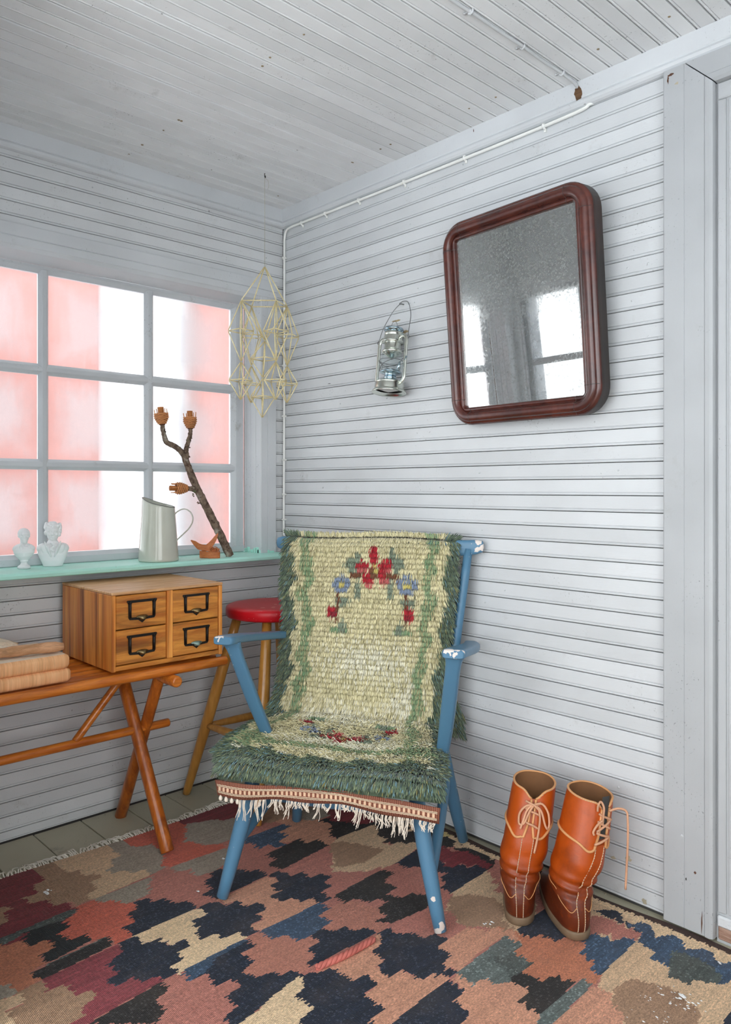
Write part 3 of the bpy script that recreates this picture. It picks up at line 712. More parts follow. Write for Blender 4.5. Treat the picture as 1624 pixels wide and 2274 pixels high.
for y in np.arange(K0Y, -.06, .0065):
    y += random.uniform(-.003, .003); ln = random.uniform(.025, .05); dy = random.uniform(-.02, .02)+.012*math.sin(y*30)
    x0 = K0X+.004+.006*math.sin(y*6.3+.4)
    p = [(x0, y, .005), (x0-ln*.35, y+dy*.2, .006+random.uniform(0, .006)), (x0-ln*.7, y+dy*.7, .004+random.uniform(0, .007)), (x0-ln*.9, y+dy*1.3, .0025)]
    for q in range(2): fb.tube(crv([(a+random.uniform(-.002, .002), b_+q*.002+random.uniform(-.003, .003), max(.0015, c_)) for a, b_, c_ in p], 2), .0013, 4)
obj('fringe', fb, 'fringe', kil, stuff=True, label='loose off-white cotton fringe along the short edge', fix=False)
M['rollred'] = plain('red_salmon_wool_ridge', srgb('b8675c'), .95, var=.3, bump=.6, bs=300)
def flr(px, py, z=0.):
    r = FW+np.array([FW[1], -FW[0], 0])*(px-812)/1706+np.array([0, 0, 1])*(1085-py)/1706; t = (z-CAM[2])/r[2]; return CAM+t*r
RP = crv([(1.2492, -0.8483, .013), (1.2631, -0.7615, .016), (1.2590, -0.6601, .012)], 22)
rb_ = B()
for q in range(3):
    P_ = []
    for i, p in enumerate(RP):
        t = i*.55+q*2.1; P_.append((p[0]+.0042*math.cos(t), p[1], p[2]+.0042*math.sin(t)))
    rb_.tube(P_, [.0052*(.6 if i in (0, len(RP)-1) else 1) for i in range(len(RP))], 7)
obj('folded_ridge', rb_, 'rollred', kil, label='twisted red-salmon wool ridge standing up from the weave')
# lint and plaster crumbs lying on the rug
M['crumb'] = plain('white_plaster_crumb', (.72, .71, .70), .9)
lb = B()
for (cx, cy_, n_, r_, s_) in [(0.435, -1.193, 5, 0.006, 0.009), (0.732, -0.867, 3, 0.003, 0.006), (0.614, -0.703, 1, 0.002, 0.006), (1.912, -0.314, 34, 0.022, 0.0035), (1.91, -0.294, 3, 0.005, 0.008), (1.858, -0.362, 6, 0.012, 0.003), (1.423, -0.383, 5, 0.008, 0.0045), (1.409, -0.394, 3, 0.004, 0.005), (1.909, -0.422, 16, 0.03, 0.003), (0.805, -0.149, 4, 0.01, 0.004), (1.914, -0.104, 2, 0.003, 0.005)]:
    for q in range(n_):
        x_ = cx+random.gauss(0, r_); y_ = cy_+random.gauss(0, r_); s = s_*random.uniform(.5, 1.3); a = random.uniform(0, 6.3)
        pts_ = [(x_+s*math.cos(a+t)*random.uniform(.6, 1.3), y_+s*.6*math.sin(a+t)*random.uniform(.6, 1.3), .0095) for t in (0, 1.2, 2.4, 3.6, 4.9)]
        lb.add(pts_+[(x_, y_, .0095+s*.4)], [(0, 1, 5), (1, 2, 5), (2, 3, 5), (3, 4, 5), (4, 0, 5), (4, 3, 2, 1, 0)])
o = obj('plaster_crumb', lb, 'crumb'); tag(o, 'scattered white crumbs of plaster and lint on the patterned rug', 'debris'); o['kind'] = 'stuff'

# ---------------------------------------------------------------- cable along the right wall
M['pvc'] = plain('white_painted_cable', srgb('f0f0ec'), .35, var=.03)
cb = thing('wall_cable', 'white cable clipped under the ceiling moulding and down the corner', 'cable', (.02, -.012, 1.0))
pth = [(.030, -.012, .955), (.018, -.010, 1.0), (.017, -.009, 1.06), (.019, -.009, 1.4), (.020, -.009, 1.9), (.0215, -.009, 2.22), (.024, -.010, 2.275), (.040, -.012, 2.303), (.075, -.013, 2.311), (.20, -.012, 2.311), (.7, -.012, 2.309), (1.2, -.012, 2.308), (1.46, -.012, 2.312), (1.50, -.010, 2.322), (1.512, .004, 2.327)]
obj('cable', B().tube(crv(pth, 6), .0052, 10), 'pvc', cb)
def clip(p, vert, d=1):
    b = B()
    if vert:
        b.tube([(p[0]-.0065, -.002, p[2]), (p[0]-.0065, -.010, p[2]), (p[0]-.003, -.0165, p[2]), (p[0]+.003, -.0165, p[2]), (p[0]+.0065, -.010, p[2]), (p[0]+.0065, -.002, p[2])], .0042, 4, flat=1, smooth=False)
        b.box((p[0]-.016, -.007, p[2]-.004), (p[0]-.007, -.001, p[2]+.004), .001).lathe([(.0022, -.0), (.0018, .0015), (0, .002)], 8, origin=(p[0]-.0115, -.007, p[2]), R=Matrix.Rotation(math.pi/2, 3, 'X'))
    else:
        b.tube([(p[0], -.002, p[2]+.0065), (p[0], -.010, p[2]+.0065), (p[0], -.0175, p[2]+.003), (p[0], -.0175, p[2]-.003), (p[0], -.010, p[2]-.0065), (p[0], -.002, p[2]-.0065)], .0042, 4, smooth=False)
        b.box((p[0]-.004, -.007, p[2]-.016), (p[0]+.004, -.001, p[2]-.007), .001).lathe([(.0022, -.0), (.0018, .0015), (0, .002)], 8, origin=(p[0], -.007, p[2]-.0115), R=Matrix.Rotation(math.pi/2, 3, 'X'))
    obj('clip', b, 'pvc', cb)
for z in (2.19, 1.93, 1.72, 1.50, 1.31, 1.16, 1.05): clip((.0195, 0, z), True)
for x in (.145, .30, .50, .745, 1.03, 1.345): clip((x, 0, 2.3095), False)
# second cable, painted over, on the ceiling, ending in a rough hole in the moulding
M['painted_cable'] = paint('painted_over_cable', (.60, .61, .62), (3, 3, 3), pits=.3, spots=False)
cc = thing('ceiling_cable', 'painted-over cable tacked along a ceiling board into a broken hole', 'cable', (1.463, -.5, H-.01))
obj('cable', B().tube(crv([(1.452, -3.0, H-.004), (1.455, -1.5, H-.005), (1.461, -.60, H-.004), (1.465, -.52, H-.0055), (1.462, -.40, H-.003), (1.466, -.295, H-.0055), (1.461, -.19, H-.003), (1.465, -.10, H-.0055), (1.466, -.04, H-.010), (1.466, -.016, H-.018)], 8), .0048, 8), 'painted_cable', cc)
for y in (-.52, -.295, -.10, -.80, -1.1):
    obj('clip', B().tube([(1.472, y, H-.001), (1.471, y, H-.009), (1.465, y, H-.0118), (1.459, y, H-.009), (1.457, y, H-.002), (1.446, y, H-.003)], .0035, 5).lathe([(.005, 0), (.005, .002), (0, .0035)], 10, origin=(1.446, y, H-.002), R=Matrix.Rotation(math.pi, 3, 'X')), 'painted_cable', cc)
M['raw'] = wood('splintered_raw_wood', srgb('6f5238'), srgb('3b2a1e'), rough=.8)
for nm, loc, s in (('broken_hole', (1.468, -.0185, 2.365), .016), ('broken_chip', (1.488, -.0145, 2.332), .014)):
    b = B(); c0 = Vector(loc); n = 14
    ring = [(c0.x+s*random.uniform(.6, 1.15)*math.cos(2*math.pi*i/n), c0.y-.0006, c0.z+s*(1.5 if nm == 'broken_hole' else .55)*random.uniform(.6, 1.1)*math.sin(2*math.pi*i/n)) for i in range(n)]
    b.add(ring+[(p[0], p[1]+.004, p[2]) for p in ring]+[(c0.x, c0.y-.0012, c0.z)], [(i, (i+1) % n, 2*n) for i in range(n)]+[(i, n+i, n+(i+1) % n, (i+1) % n) for i in range(n)])
    obj(nm, b, 'raw', cc if nm == 'broken_hole' else cb, label='dark splintered hole in the moulding')

# nails, knots and rust spots in the boards
M['rust'] = plain('rusty_nail', srgb('8f7c60'), .7, var=.3)
M['nailhead'] = plain('painted_nail_head', (.58, .60, .61), .4)
nb = {'wall_right': B(), 'ceiling': B(), 'wall_left': B()}
rs = random.Random(5)
for q in range(46):
    x = rs.uniform(.1, 1.68); z = 2.318-PZ*rs.randint(1, 46)+.026; r = rs.uniform(.0022, .0036)
    nb['wall_right'].lathe([(r, 0), (r*.9, .0012), (0, .0016)], 8, origin=(x, 0, z), R=Matrix.Rotation(math.pi/2, 3, 'X'))
for q in range(40):
    x = PC*rs.randint(1, 60)+.03; y = rs.choice([-.12, -.125, -.75, -.76, -1.4]); r = rs.uniform(.003, .005)
    nb['ceiling'].lathe([(r, 0), (r*.8, .0012), (0, .0014)], 8, origin=(x, y, H), R=Matrix.Rotation(math.pi, 3, 'X'))
for q in range(24):
    y = rs.uniform(-1.3, -.05); z = 2.296-PZ*rs.choice(list(range(1, 4))+list(range(31, 47)))+.026; r = .003
    nb['wall_left'].lathe([(r, 0), (r*.9, .0012), (0, .0016)], 8, origin=(0, y, z), R=Matrix.Rotation(math.pi/2, 3, 'Y'))
for nm, par, mt in (('wall_right', wr_, 'nailhead'), ('ceiling', ce, 'rust'), ('wall_left', wl_, 'nailhead')):
    obj('nail', nb[nm], mt, par, stuff=True)

# ---------------------------------------------------------------- wall mirror, leaning out at the top
MO = np.array([1.010, -.055, 1.395]); MW_, MH_ = .579, .662
yaw, th = -.062, .087
mu = Vector((math.cos(yaw), math.sin(yaw), 0)); mvv = mu.cross(Vector((0, 0, 1)))     # out of the wall (-y)
mv = Vector((mvv.x*math.sin(th), mvv.y*math.sin(th), math.cos(th))); mn = mu.cross(mv)
def mp_(u, v, d): return tuple(Vector(MO)+mu*u+mv*v+mn*d)
M['mahog'] = wood('polished_dark_red_mahogany', srgb('43201b'), srgb('5e2c22'), srgb('311613'), grain=(2, 2, 2), scale=5, rough=.26, coat=.45, streak=.6, bump=.12)
M['mirrorside'] = wood('dark_stained_edge', srgb('33261f'), srgb('241b18'), srgb('4b2a20'), grain=(4, 4, 1), rough=.5)
mt_ = thing('wall_mirror', 'old spotted mirror in a dark red wooden frame with rounded corners, tilted on the wall', 'mirror', tuple(MO))
def rrect(inset, rad, n=9):
    r = max(.002, rad-inset); pts = []
    for (cx, cy_, a0) in ((MW_-inset-r, inset+r, -90), (MW_-inset-r, MH_-inset-r, 0), (inset+r, MH_-inset-r, 90), (inset+r, inset+r, 180)):
        for i in range(n+1):
            a = math.radians(a0+90*i/n); pts.append((cx+r*math.cos(a), cy_+r*math.sin(a)))
    return pts
RAD = .085
prof = [(.010, -.050), (.0, -.048), (.0, -.010), (.003, -.004), (.0075, -.001), (.010, -.001)]
for k_ in range(9):
    a = math.pi*(k_/8); prof.append((.0255-.0145*math.cos(a), .001+.0095*math.sin(a)))
prof += [(.0415, -.001), (.0430, -.005)]
for k_ in range(7):
    a = math.pi*(k_/6); prof.append((.0500-.0065*math.cos(a), -.0065+.0045*math.sin(a)))
prof += [(.0575, -.010), (.0585, -.018)]
rings = []
side = []
for (ins, d) in prof:
    rr_ = rrect(ins, RAD if ins < .043 else RAD-.018)
    rings.append([mp_(u, v, d) for u, v in rr_])
b = B().loft(rings[2:], True, (False, False)); obj('frame', b, 'mahog', mt_)
b = B().loft([[mp_(u+(0 if i else 0), v, d) for u, v in rrect(ins, RAD)] for i, (ins, d) in enumerate([(.020, -.050), (.0005, -.050), (.0005, -.008)])], True, (False, False)); obj('frame_side', b, 'mirrorside', mt_, label='near-black side of the frame')
b = B().add([mp_(u, v, -.049) for u, v in rrect(.002, RAD)], [tuple(range(40))]); obj('backing_board', b, 'mirrorside', mt_, fix=False)
# thin joints across the frame near the corners
jb = B()
def joint(u0, v0, du, dv):
    pts = []
    for (ins, d) in prof[3:-1]: pts.append(mp_(u0+du*ins, v0+dv*ins, d+.0002))
    jb.tube(pts, .0006, 4, caps=False)
for u in (RAD, MW_-RAD): joint(u, 0, 0, 1); joint(u, MH_, 0, -1)
for v in (RAD, MH_-RAD): joint(0, v, 1, 0); joint(MW_, v, -1, 0)
obj('joint_line', jb, 'dark_gap', mt_, stuff=True)
k = NT('foxed_mirror'); oc = k.co((1, 1, 1), rand=False)
f1 = k.noise(oc, 3.2, 4, .6); f2 = k.noise(oc, 110., 6, .8); sp = k.n('SeparateXYZ'); k.set(sp.inputs[0], k.n('TexCoord').outputs['Generated'])
band = k.ramp(sp.outputs['Z'], .38, .72)          # silvering has gone in the upper part
msk = k.math('ADD', k.math('MULTIPLY', band, .75), k.math('MULTIPLY', k.math('SUBTRACT', f1, .5), 1.0))
fine = k.ramp(k.math('ADD', f2, k.math('MULTIPLY', msk, .28)), .50, .78)
dots = k.math('MULTIPLY', k.ramp(k.noise(oc, 120., 1, .3), .72, .76), .9)
col = k.mix(k.math('MULTIPLY', fine, .62), (.92, .94, .93), (.24, .25, .24))
col = k.mix(dots, col, (.9, .9, .9))
k.b.inputs['Metallic'].default_value = 1
k.set(k.b.inputs['Base Color'], col); k.set(k.b.inputs['Roughness'], k.math('ADD', .012, k.math('MULTIPLY', fine, .16)))
df = k.n('BsdfDiffuse'); df.inputs[0].default_value = (.30, .31, .30, 1)
ms = k.n('MixShader'); k.set(ms.inputs[0], k.math('ADD', .02, k.math('MULTIPLY', fine, .42))); k.set(ms.inputs[1], k.b.outputs[0]); k.set(ms.inputs[2], df.outputs[0]); k.set(k.out.inputs[0], ms.outputs[0])
M['mirror'] = k.m
b = B().add([mp_(u, v, -.016) for u, v in rrect(.054, RAD-.018)], [tuple(range(40))]); obj('mirror_glass', b, 'mirror', mt_, fix=False)

# ---------------------------------------------------------------- storm lantern hung on a nail
M['galv'] = plain('galvanised_steel', srgb('d2d5cc'), .24, metal=1., var=.18, bump=.1, bs=40)
M['galv2'] = plain('bluish_galvanised_steel', srgb('a9bcc6'), .2, metal=1., var=.2)
M['wire'] = plain('steel_wire', srgb('77797a'), .35, metal=1.)
k = NT('lamp_glass'); g1 = k.n('BsdfGlossy'); g1.inputs['Roughness'].default_value = .03; t1 = k.n('BsdfTransparent'); t1.inputs[0].default_value = (.93, .96, .96, 1)
fr_ = k.n('LayerWeight'); fr_.inputs[0].default_value = .18; ms = k.n('MixShader'); k.set(ms.inputs[0], k.math('MINIMUM', k.math('MULTIPLY', fr_.outputs[1 if len(fr_.outputs) > 9 else 0], .8), .28)); k.set(ms.inputs[1], t1.outputs[0]); k.set(ms.inputs[2], g1.outputs[0]); k.set(k.out.inputs[0], ms.outputs[0]); M['lampglass'] = k.m
def at_y(px, py, y):
    r = FW+np.array([FW[1], -FW[0], 0])*(px-812)/1706+np.array([0, 0, 1])*(1085-py)/1706; return Vector(CAM+r*((y-CAM[1])/r[1]))
LB = at_y(864, 872, -.082); LT = at_y(876, 722, -.050); LN = Vector((.733, -.010, 1.868))
ln = thing('storm_lantern', 'galvanised storm lantern with glass globe hanging by its wire bail from a nail', 'lantern', tuple(LB))
az = (LT-LB).normalized(); ax_ = Vector((1, 0, 0)); ax_ = (ax_-az*ax_.dot(az)).normalized(); ay = az.cross(ax_)
RL = Matrix((ax_, ay, az)).transposed(); LH = (LT-LB).length
def L3(x, y, z): return tuple(LB+RL @ Vector((x, y, z)))
def lat(nm, prof, mat, n=40, **kw): return obj(nm, B().lathe(prof, n, origin=LB, R=RL), mat, ln, **kw)
lat('tank', [(.0, .010), (.050, .010), (.0575, .0005), (.0625, -.002), (.0635, .001), (.060, .006), (.0545, .009), (.054, .012), (.0535, .031), (.052, .034), (.0535, .0355), (.051, .038), (.040, .044), (.026, .048), (.024, .050), (0, .050)], 'galv')
lat('underside_shade', [(0, .0095), (.053, .0095)], 'dark_gap', fix=False)  # dark disc: shade of the hollow base put in as colour
lb_ = B(); lb_.add([L3(a, c, .0085) for a, c in ((-.026, -.030), (.026, -.030), (.026, .022), (-.026, .022))], [(0, 1, 2, 3)]); obj('maker_label', lb_, plain('paper_label', (.62, .62, .60), .6), ln, fix=False)
lat('burner', [(.024, .048), (.023, .058), (.021, .060), (.021, .068), (.034, .070), (.040, .073), (.040, .076), (.034, .077), (.022, .0765), (.022, .084), (.012, .086), (0, .086)], 'galv2')
lat('globe', [(.031, .0765), (.035, .081), (.0415, .092), (.0435, .104), (.0425, .117), (.039, .130), (.0345, .140), (.033, .146)], 'lampglass', 40)
lat('reflector_cone', [(0, .1205), (.012, .1285), (.024, .138), (.032, .145), (.033, .1465)], 'galv')
lat('chimney', [(.033, .146), (.0365, .147), (.0375, .151), (.0355, .155), (.0315, .158), (.030, .160), (.0298, .183), (.0300, .186), (.040, .1845), (.041, .187), (.0385, .193), (.0345, .199), (.0335, .208), (.0315, .2105), (.0330, .212), (.0320, .2235), (.030, .2245)], 'galv')
lat('hood_cap', [(.030, .2235), (.029, .229), (.0355, .2300), (.0365, .234), (.034, .2385), (.022, .2425), (0, .244)], 'galv2')
hb = B()
for k_ in range(8):
    a = 2*math.pi*k_/8; hb.box((-.004, -.001, 0), (.004, .001, .009)); n_ = 8
    hb.v[-n_:] = [L3((v[1]+.0300)*math.cos(a)-v[0]*math.sin(a), (v[1]+.0300)*math.sin(a)+v[0]*math.cos(a), v[2]+.222) for v in hb.v[-n_:]]
obj('vent_strip', hb, 'galv2', ln)
for s_ in (-1, 1):
    p = [(s_*.030, 0, .201), (s_*.044, 0, .205), (s_*.058, 0, .202), (s_*.0665, 0, .192), (s_*.0685, 0, .178), (s_*.069, 0, .12), (s_*.0695, 0, .065), (s_*.068, 0, .048), (s_*.061, 0, .037), (s_*.050, 0, .031), (s_*.046, 0, .030)]
    obj('side_tube', B().tube([L3(*q) for q in crv(p, 5)], .0075, 12, flat=.62, up=RL @ Vector((0, 1, 0))), 'galv', ln)
    obj('bail_ear', B().tube([L3(s_*.074+.006*math.cos(t), 0, .196+.006*math.sin(t)) for t in np.linspace(0, 6.0, 14)], .0014, 6), 'wire', ln)
gw = B()
gw.tube([L3(*q) for q in crv([(-.063, -.004, .125), (-.044, -.014, .122), (-.02, -.041, .105), (.0, -.046, .094), (.02, -.036, .080), (.028, -.028, .076)], 6)], .0012, 6)
gw.tube([L3(*q) for q in crv([(.063, -.004, .125), (.044, -.014, .122), (.02, -.041, .105), (.0, -.046, .094), (-.02, -.036, .080), (-.028, -.028, .076)], 6)], .0012, 6)
gw.tube([L3(.0445*math.cos(t), .0445*math.sin(t), .116) for t in np.linspace(0, 2*math.pi, 30)], .0011, 6)
for s_ in (-1, 1): gw.tube([L3(*q) for q in crv([(s_*.041, 0, .074), (s_*.047, 0, .085), (s_*.046, 0, .105), (s_*.055, 0, .118), (s_*.066, 0, .121)], 5)], .0012, 6)
obj('globe_guard', gw, 'wire', ln)
obj('lift_lever', B().tube([L3(.07, -.004, .112), (L3(.082, -.010, .117)), L3(.086, -.012, .119)], [.002, .0025, .004], 8).tube([L3(.045, -.01, .074), L3(.052, -.012, .09), L3(.053, -.010, .105)], [.0045, .0055, .003], 8), 'galv2', ln)
ftop = L3(0, 0, .243); obj('lifting_ring', B().tube([tuple(L3(.016*math.cos(t)*1.0, 0, .240+.026*math.sin(t))) for t in np.linspace(0, math.pi, 16)], .0009, 6), 'wire', ln)
obj('filler_cap', B().lathe([(.0, .0), (.010, .0), (.0105, .006), (.009, .012), (0, .0135)], 18, origin=Vector(L3(-.052, -.006, .032)), R=RL), 'galv', ln)
e1 = Vector(L3(-.074, 0, .202)); e2 = Vector(L3(.074, 0, .202))
bp = [tuple(e1), tuple(e1.lerp(LN, .35)+Vector((-.012, -.006, .0))), tuple(e1.lerp(LN, .72)+Vector((-.012, -.004, .006))), tuple(LN+Vector((-.012, 0, -.002))), tuple(LN+Vector((.006, 0, .006))), tuple(LN+Vector((.034, -.002, -.004))), tuple(e2.lerp(LN, .6)+Vector((.036, -.004, .0))), tuple(e2.lerp(LN, .25)+Vector((.018, -.004, .0))), tuple(e2)]
obj('bail', B().tube(crv(bp, 8), .0013, 6), 'wire', ln)
nl = obj('nail', B().lathe([(.0018, 0), (.0018, .018), (.0045, .0185), (.0045, .0198), (0, .0202)], 10, origin=(LN.x, .0, LN.z-.0035), R=Matrix.Rotation(math.pi/2, 3, 'X')), 'wire', wr_)
M['rustpatch'] = plain('rusty_peeled_paint', srgb('9c8a68'), .8, var=.5)
rb = B()
for (cx, cz_, l_, h_) in ((.694, 1.7885+.022, .040, .007), (.742, 1.7405+.022, .020, .006)):
    pts = [(cx+l_*math.cos(t)*random.uniform(.8, 1.05), -.0006-.0000, cz_+h_*math.sin(t)*random.uniform(.6, 1.1)) for t in np.linspace(0, 2*math.pi, 18, endpoint=False)]
    rb.add(pts+[(cx, -.0012, cz_)], [(i, (i+1) % 18, 18) for i in range(18)])
obj('paint_scar', rb, 'rustpatch', wr_)


# wear on the paint: chips, splinters, knots
M['peel'] = plain('peeled_yellowish_ground', srgb('b3a992'), .8, var=.3)
M['knotwood'] = plain('dark_brown_knot', srgb('5a3a28'), .7, var=.3)
def blot(nm, c_, rx, rz, mat, par, n=14, axis='y', h=.0008):
    b = B(); ring = []
    for i in range(n):
        q = random.uniform(.55, 1.1); a_ = rx*q*math.cos(2*math.pi*i/n); c2 = rz*q*math.sin(2*math.pi*i/n)
        ring.append((c_[0]+a_, c_[1], c_[2]+c2) if axis == 'y' else (c_[0], c_[1]+a_, c_[2]+c2))
    top_ = (c_[0], c_[1]-h, c_[2]) if axis == 'y' else (c_[0]+h, c_[1], c_[2])
    b.add(ring+[top_], [(i, (i+1) % n, n) for i in range(n)]); obj(nm, b, mat, par)
for (px, py, rx, rz, mt) in ((1395, 1906, .012, .010, 'peel'), (1362, 1905, .010, .007, 'peel'), (1345, 1990, .007, .012, 'peel'), (1432, 2003, .008, .010, 'peel'), (732, 852, .010, .0016, 'dark_gap'), (715, 880, .006, .001, 'dark_gap'), (738, 872, .005, .001, 'dark_gap'), (812, 412, .003, .003, 'peel'), (1052, 290, .002, .006, 'knotwood'), (1265, 1590, .003, .002, 'dark_gap'), (1437, 1600, .003, .002, 'dark_gap'), (985, 1085, .003, .001, 'dark_gap')):
    c_ = at_y(px, py, -.0006) if py > 420 else at_y(px, py, -.0186 if py < 300 else -.0006); blot('paint_chip', (c_.x, c_.y, c_.z), rx, rz, mt, wr_)
for (px, py, rx, rz, mt) in ((1544, 1938, .0035, .0045, 'knotwood'), (1515, 1856, .0045, .0045, 'nailhead'), (1567, 2029, .0045, .0045, 'nailhead'), (1490, 166, .010, .004, 'knotwood'), (1484, 178, .003, .012, 'knotwood'), (1559, 2050, .0022, .030, 'knotwood'), (1568, 1860, .0018, .002, 'knotwood'), (1503, 185, .006, .004, 'peel'), (1524, 1952, .002, .004, 'dark_gap'), (1578, 1985, .002, .006, 'dark_gap')):
    c_ = at_y(px, py, -.0247); blot('paint_chip', (c_.x, c_.y, c_.z), rx, rz, mt, dr)
# turquoise brushed a little way up the window reveal
for (x_, hgt) in ((-.088, .016), (-.070, .022), (-.045, .012), (-.022, .020), (-.004, .024), (.008, .014)):
    b = B(); b.box((x_-.011, WY1-.0012, .9108), (x_+.011, WY1+.0004, .9108+hgt), .0008); obj('paint_smear', b, 'turq', w1)
for (y_, hgt) in ((-.120, .018), (-.100, .012), (-.075, .007)):
    obj('paint_smear', B().box((.0195, y_-.012, .9108), (.0208, y_+.012, .9108+hgt), .0005), 'turq', w1)

# ---------------------------------------------------------------- straw mobile
M['straw'] = wood('pale_straw', srgb('f0e2b4'), srgb('e0cd94'), srgb('f8f0d0'), grain=(4, 4, 4), rough=.35, bump=.05)
M['twine'] = plain('linen_thread', srgb('b9b4a2'), .8)
hm = thing('straw_mobile', 'geometric straw mobile of linked octahedra hanging on a thread by the window', 'mobile', (.279, -.300, 2.4))
rt_ = np.array([FW[1], -FW[0], 0])
HC = np.array([.279, -.300, 0.]); SP = 2.961/1706
def hpt(px, py, dd=0.): return tuple(CAM+(FW+rt_*(px-812)/1706+np.array([0, 0, 1.])*(1085-py)/1706)*(2.961+dd))
def octa(top, bot, half, ang, zf, extra=None):
    """an octahedron from its two tips; zf: height of the square as a fraction from the top"""
    b = B(); t = Vector(top); d = Vector(bot); c = t.lerp(d, zf); ring = []
    for k_ in range(4):
        a = ang+math.pi/2*k_; ring.append(c+Vector((math.cos(a)*half, math.sin(a)*half, 0)))
    e = B.tube
    def straw(p, q): 
        p = Vector(p); q = Vector(q); s_ = (q-p).normalized()*.003; b.tube([p+s_, q-s_], .0022, 7)
    for k_ in range(4): straw(t, ring[k_]); straw(ring[k_], d); straw(ring[k_], ring[(k_+1) % 4])
    obj('octahedron', b, 'straw', hm); return ring
top = hpt(588.2, 592); bot = hpt(588.5, 757)
# the big one: its corners as seen
big = B()
cs = [(-.0645, -.030), (-.026, .040), (.062, .030), (.022, -.042)]
cz_ = Vector(top).z-.138
ringb = [Vector((HC[0], HC[1], 0))+Vector(rt_)*a+Vector(FW)*f for a, f in ((-.0905, -.030), (-.0512, .078), (.0935, .040), (.0448, -.072))]
def dd_(px, py, z):
    # point on the level z behind pixel
    r = FW+rt_*(px-812)/1706+np.array([0, 0, 1.])*(1085-py)/1706; return Vector(CAM+r*((z-CAM[2])/r[2]))
ringb = []
zc = 1.898
for (px, f) in ((536, -.052), (559.0, .050), (638.6, .052), (613.6, -.050)):
    d_ = 2.961+f; p = Vector(CAM+(FW+rt_*(px-812)/1706)*d_); ringb.append(Vector((p.x, p.y, zc)))
def straw(b, p, q, r=.0024):
    p = Vector(p); q = Vector(q); s_ = (q-p).normalized()*.0025; b.tube([p+s_, q-s_], r, 6)
for k_ in range(4): straw(big, top, ringb[k_]); straw(big, ringb[k_], bot); straw(big, ringb[k_], ringb[(k_+1) % 4])
obj('octahedron', big, 'straw', hm)
zb_ = Vector(bot)
r2 = octa(bot, (zb_.x-.004, zb_.y-.006, zb_.z-.143), .052, 1.0, .49); 
octa((zb_.x-.004, zb_.y-.006, zb_.z-.143), (zb_.x-.006, zb_.y-.008, zb_.z-.297), .047, 1.0, .48)
for q, (a1, a2) in zip(ringb, ((.9, 1.15), (.35, 1.5), (1.3, .45), (.8, 1.35))):
    m_ = Vector((q.x-.0015, q.y, q.z-.232)); octa(q, m_, .049, a1, .50)
    octa(m_, (m_.x-.001, m_.y-.001, m_.z-.146), .046, a2, .49)
obj('thread', B().tube([top, (top[0], top[1], H-.018), (top[0]+.001, top[1], H-.004)], .0008, 6), 'twine', hm)
obj('thread_end', B().tube(crv([(top[0], top[1], H-.02), (top[0]+.010, top[1]+.008, H-.028), (top[0]+.012, top[1]+.01, H-.05), (top[0]+.008, top[1]+.008, H-.062)], 5), .0005, 5), 'twine', hm)
obj('thread_end', B().tube([(top[0], top[1], top[2]), (top[0]+.008, top[1]+.006, top[2]+.008)], .0005, 5), 'twine', hm)
obj('hook', B().tube(crv([(top[0], top[1], H-.0005), (top[0], top[1], H-.012), (top[0]+.004, top[1], H-.018), (top[0]+.004, top[1], H-.010)], 4), .0018, 6), plain('black_hook', (.02, .02, .02), .5), hm)

# ---------------------------------------------------------------- box of four card-index drawers
M['oak'] = wood('worn_oak_box', srgb('f2a650'), srgb('c87028'), srgb('6b2a08'), grain=(16, 16, .8), scale=1.7, rough=.38, streak=.95, coat=.15)
M['oakh'] = wood('worn_oak_drawer_front', srgb('dc933f'), srgb('ad6020'), srgb('4e2a14'), grain=(1, 1.6, 14), scale=3., rough=.42, streak=.6, coat=.15)
M['oaktop'] = wood('pale_box_top', srgb('dcae80'), srgb('bf8856'), srgb('e0bb92'), grain=(14, 1.3, 14), scale=4., rough=.5)  # top boards paler than the sides
M['iron'] = plain('blackened_iron', (.035, .03, .027), .42, metal=.8, bump=.3, bs=150)
M['brass'] = plain('tarnished_brass_lip', srgb('85724f'), .35, metal=.9)
M['verdi'] = plain('verdigris_brass_lip', srgb('8fa59b'), .5, metal=.6, var=.25)
BX0, BX1, BY0, BY1, BZ0, BZ1 = .05, .432, -.990, -.590, .6145, .862
bxo = thing('drawer_box', 'wooden card-index box with four small drawers standing on the slatted bench', 'drawer box', ((BX0+BX1)/2, (BY0+BY1)/2, BZ0))
t_ = .013
obj('side_panel', B().box((BX0, BY0, BZ0), (BX1, BY0+t_, BZ1-.010), .0015), 'oak', bxo)
obj('side_panel', B().box((BX0, BY1-t_, BZ0), (BX1, BY1, BZ1-.010), .0015), 'oak', bxo)
obj('top_panel', B().box((BX0-.001, BY0-.001, BZ1-.0095), (BX0+.17, BY1+.001, BZ1), .002), 'oaktop', bxo)
obj('top_panel', B().box((BX0+.1705, BY0-.001, BZ1-.0095), (BX1+.001, BY1+.001, BZ1), .002), 'oaktop', bxo)
obj('bottom_panel', B().box((BX0, BY0+t_+.0005, BZ0+.002), (BX1-.001, BY1-t_-.0005, BZ0+.016), .001), 'oakh', bxo)
obj('back_panel', B().box((BX0+.001, BY0+t_+.001, BZ0+.0165), (BX0+.01, BY1-t_-.001, BZ1-.0115)), 'oakh', bxo)
obj('divider', B().box((BX0+.02, -.800, BZ0+.0165), (BX1-.001, -.7795, BZ1-.010), .001), 'oak', bxo)
yd = [(BY0+t_+.0022, -.8018), (-.7777, BY1-t_-.0022)]; zd = [(BZ0+.0185, BZ0+.126), (BZ0+.1295, BZ1-.0125)]
obj('inner_shelf', B().box((BX0+.02, BY0+t_+.001, BZ0+.1265), (BX1-.02, BY1-t_-.001, BZ0+.129)), 'dark_gap', bxo)
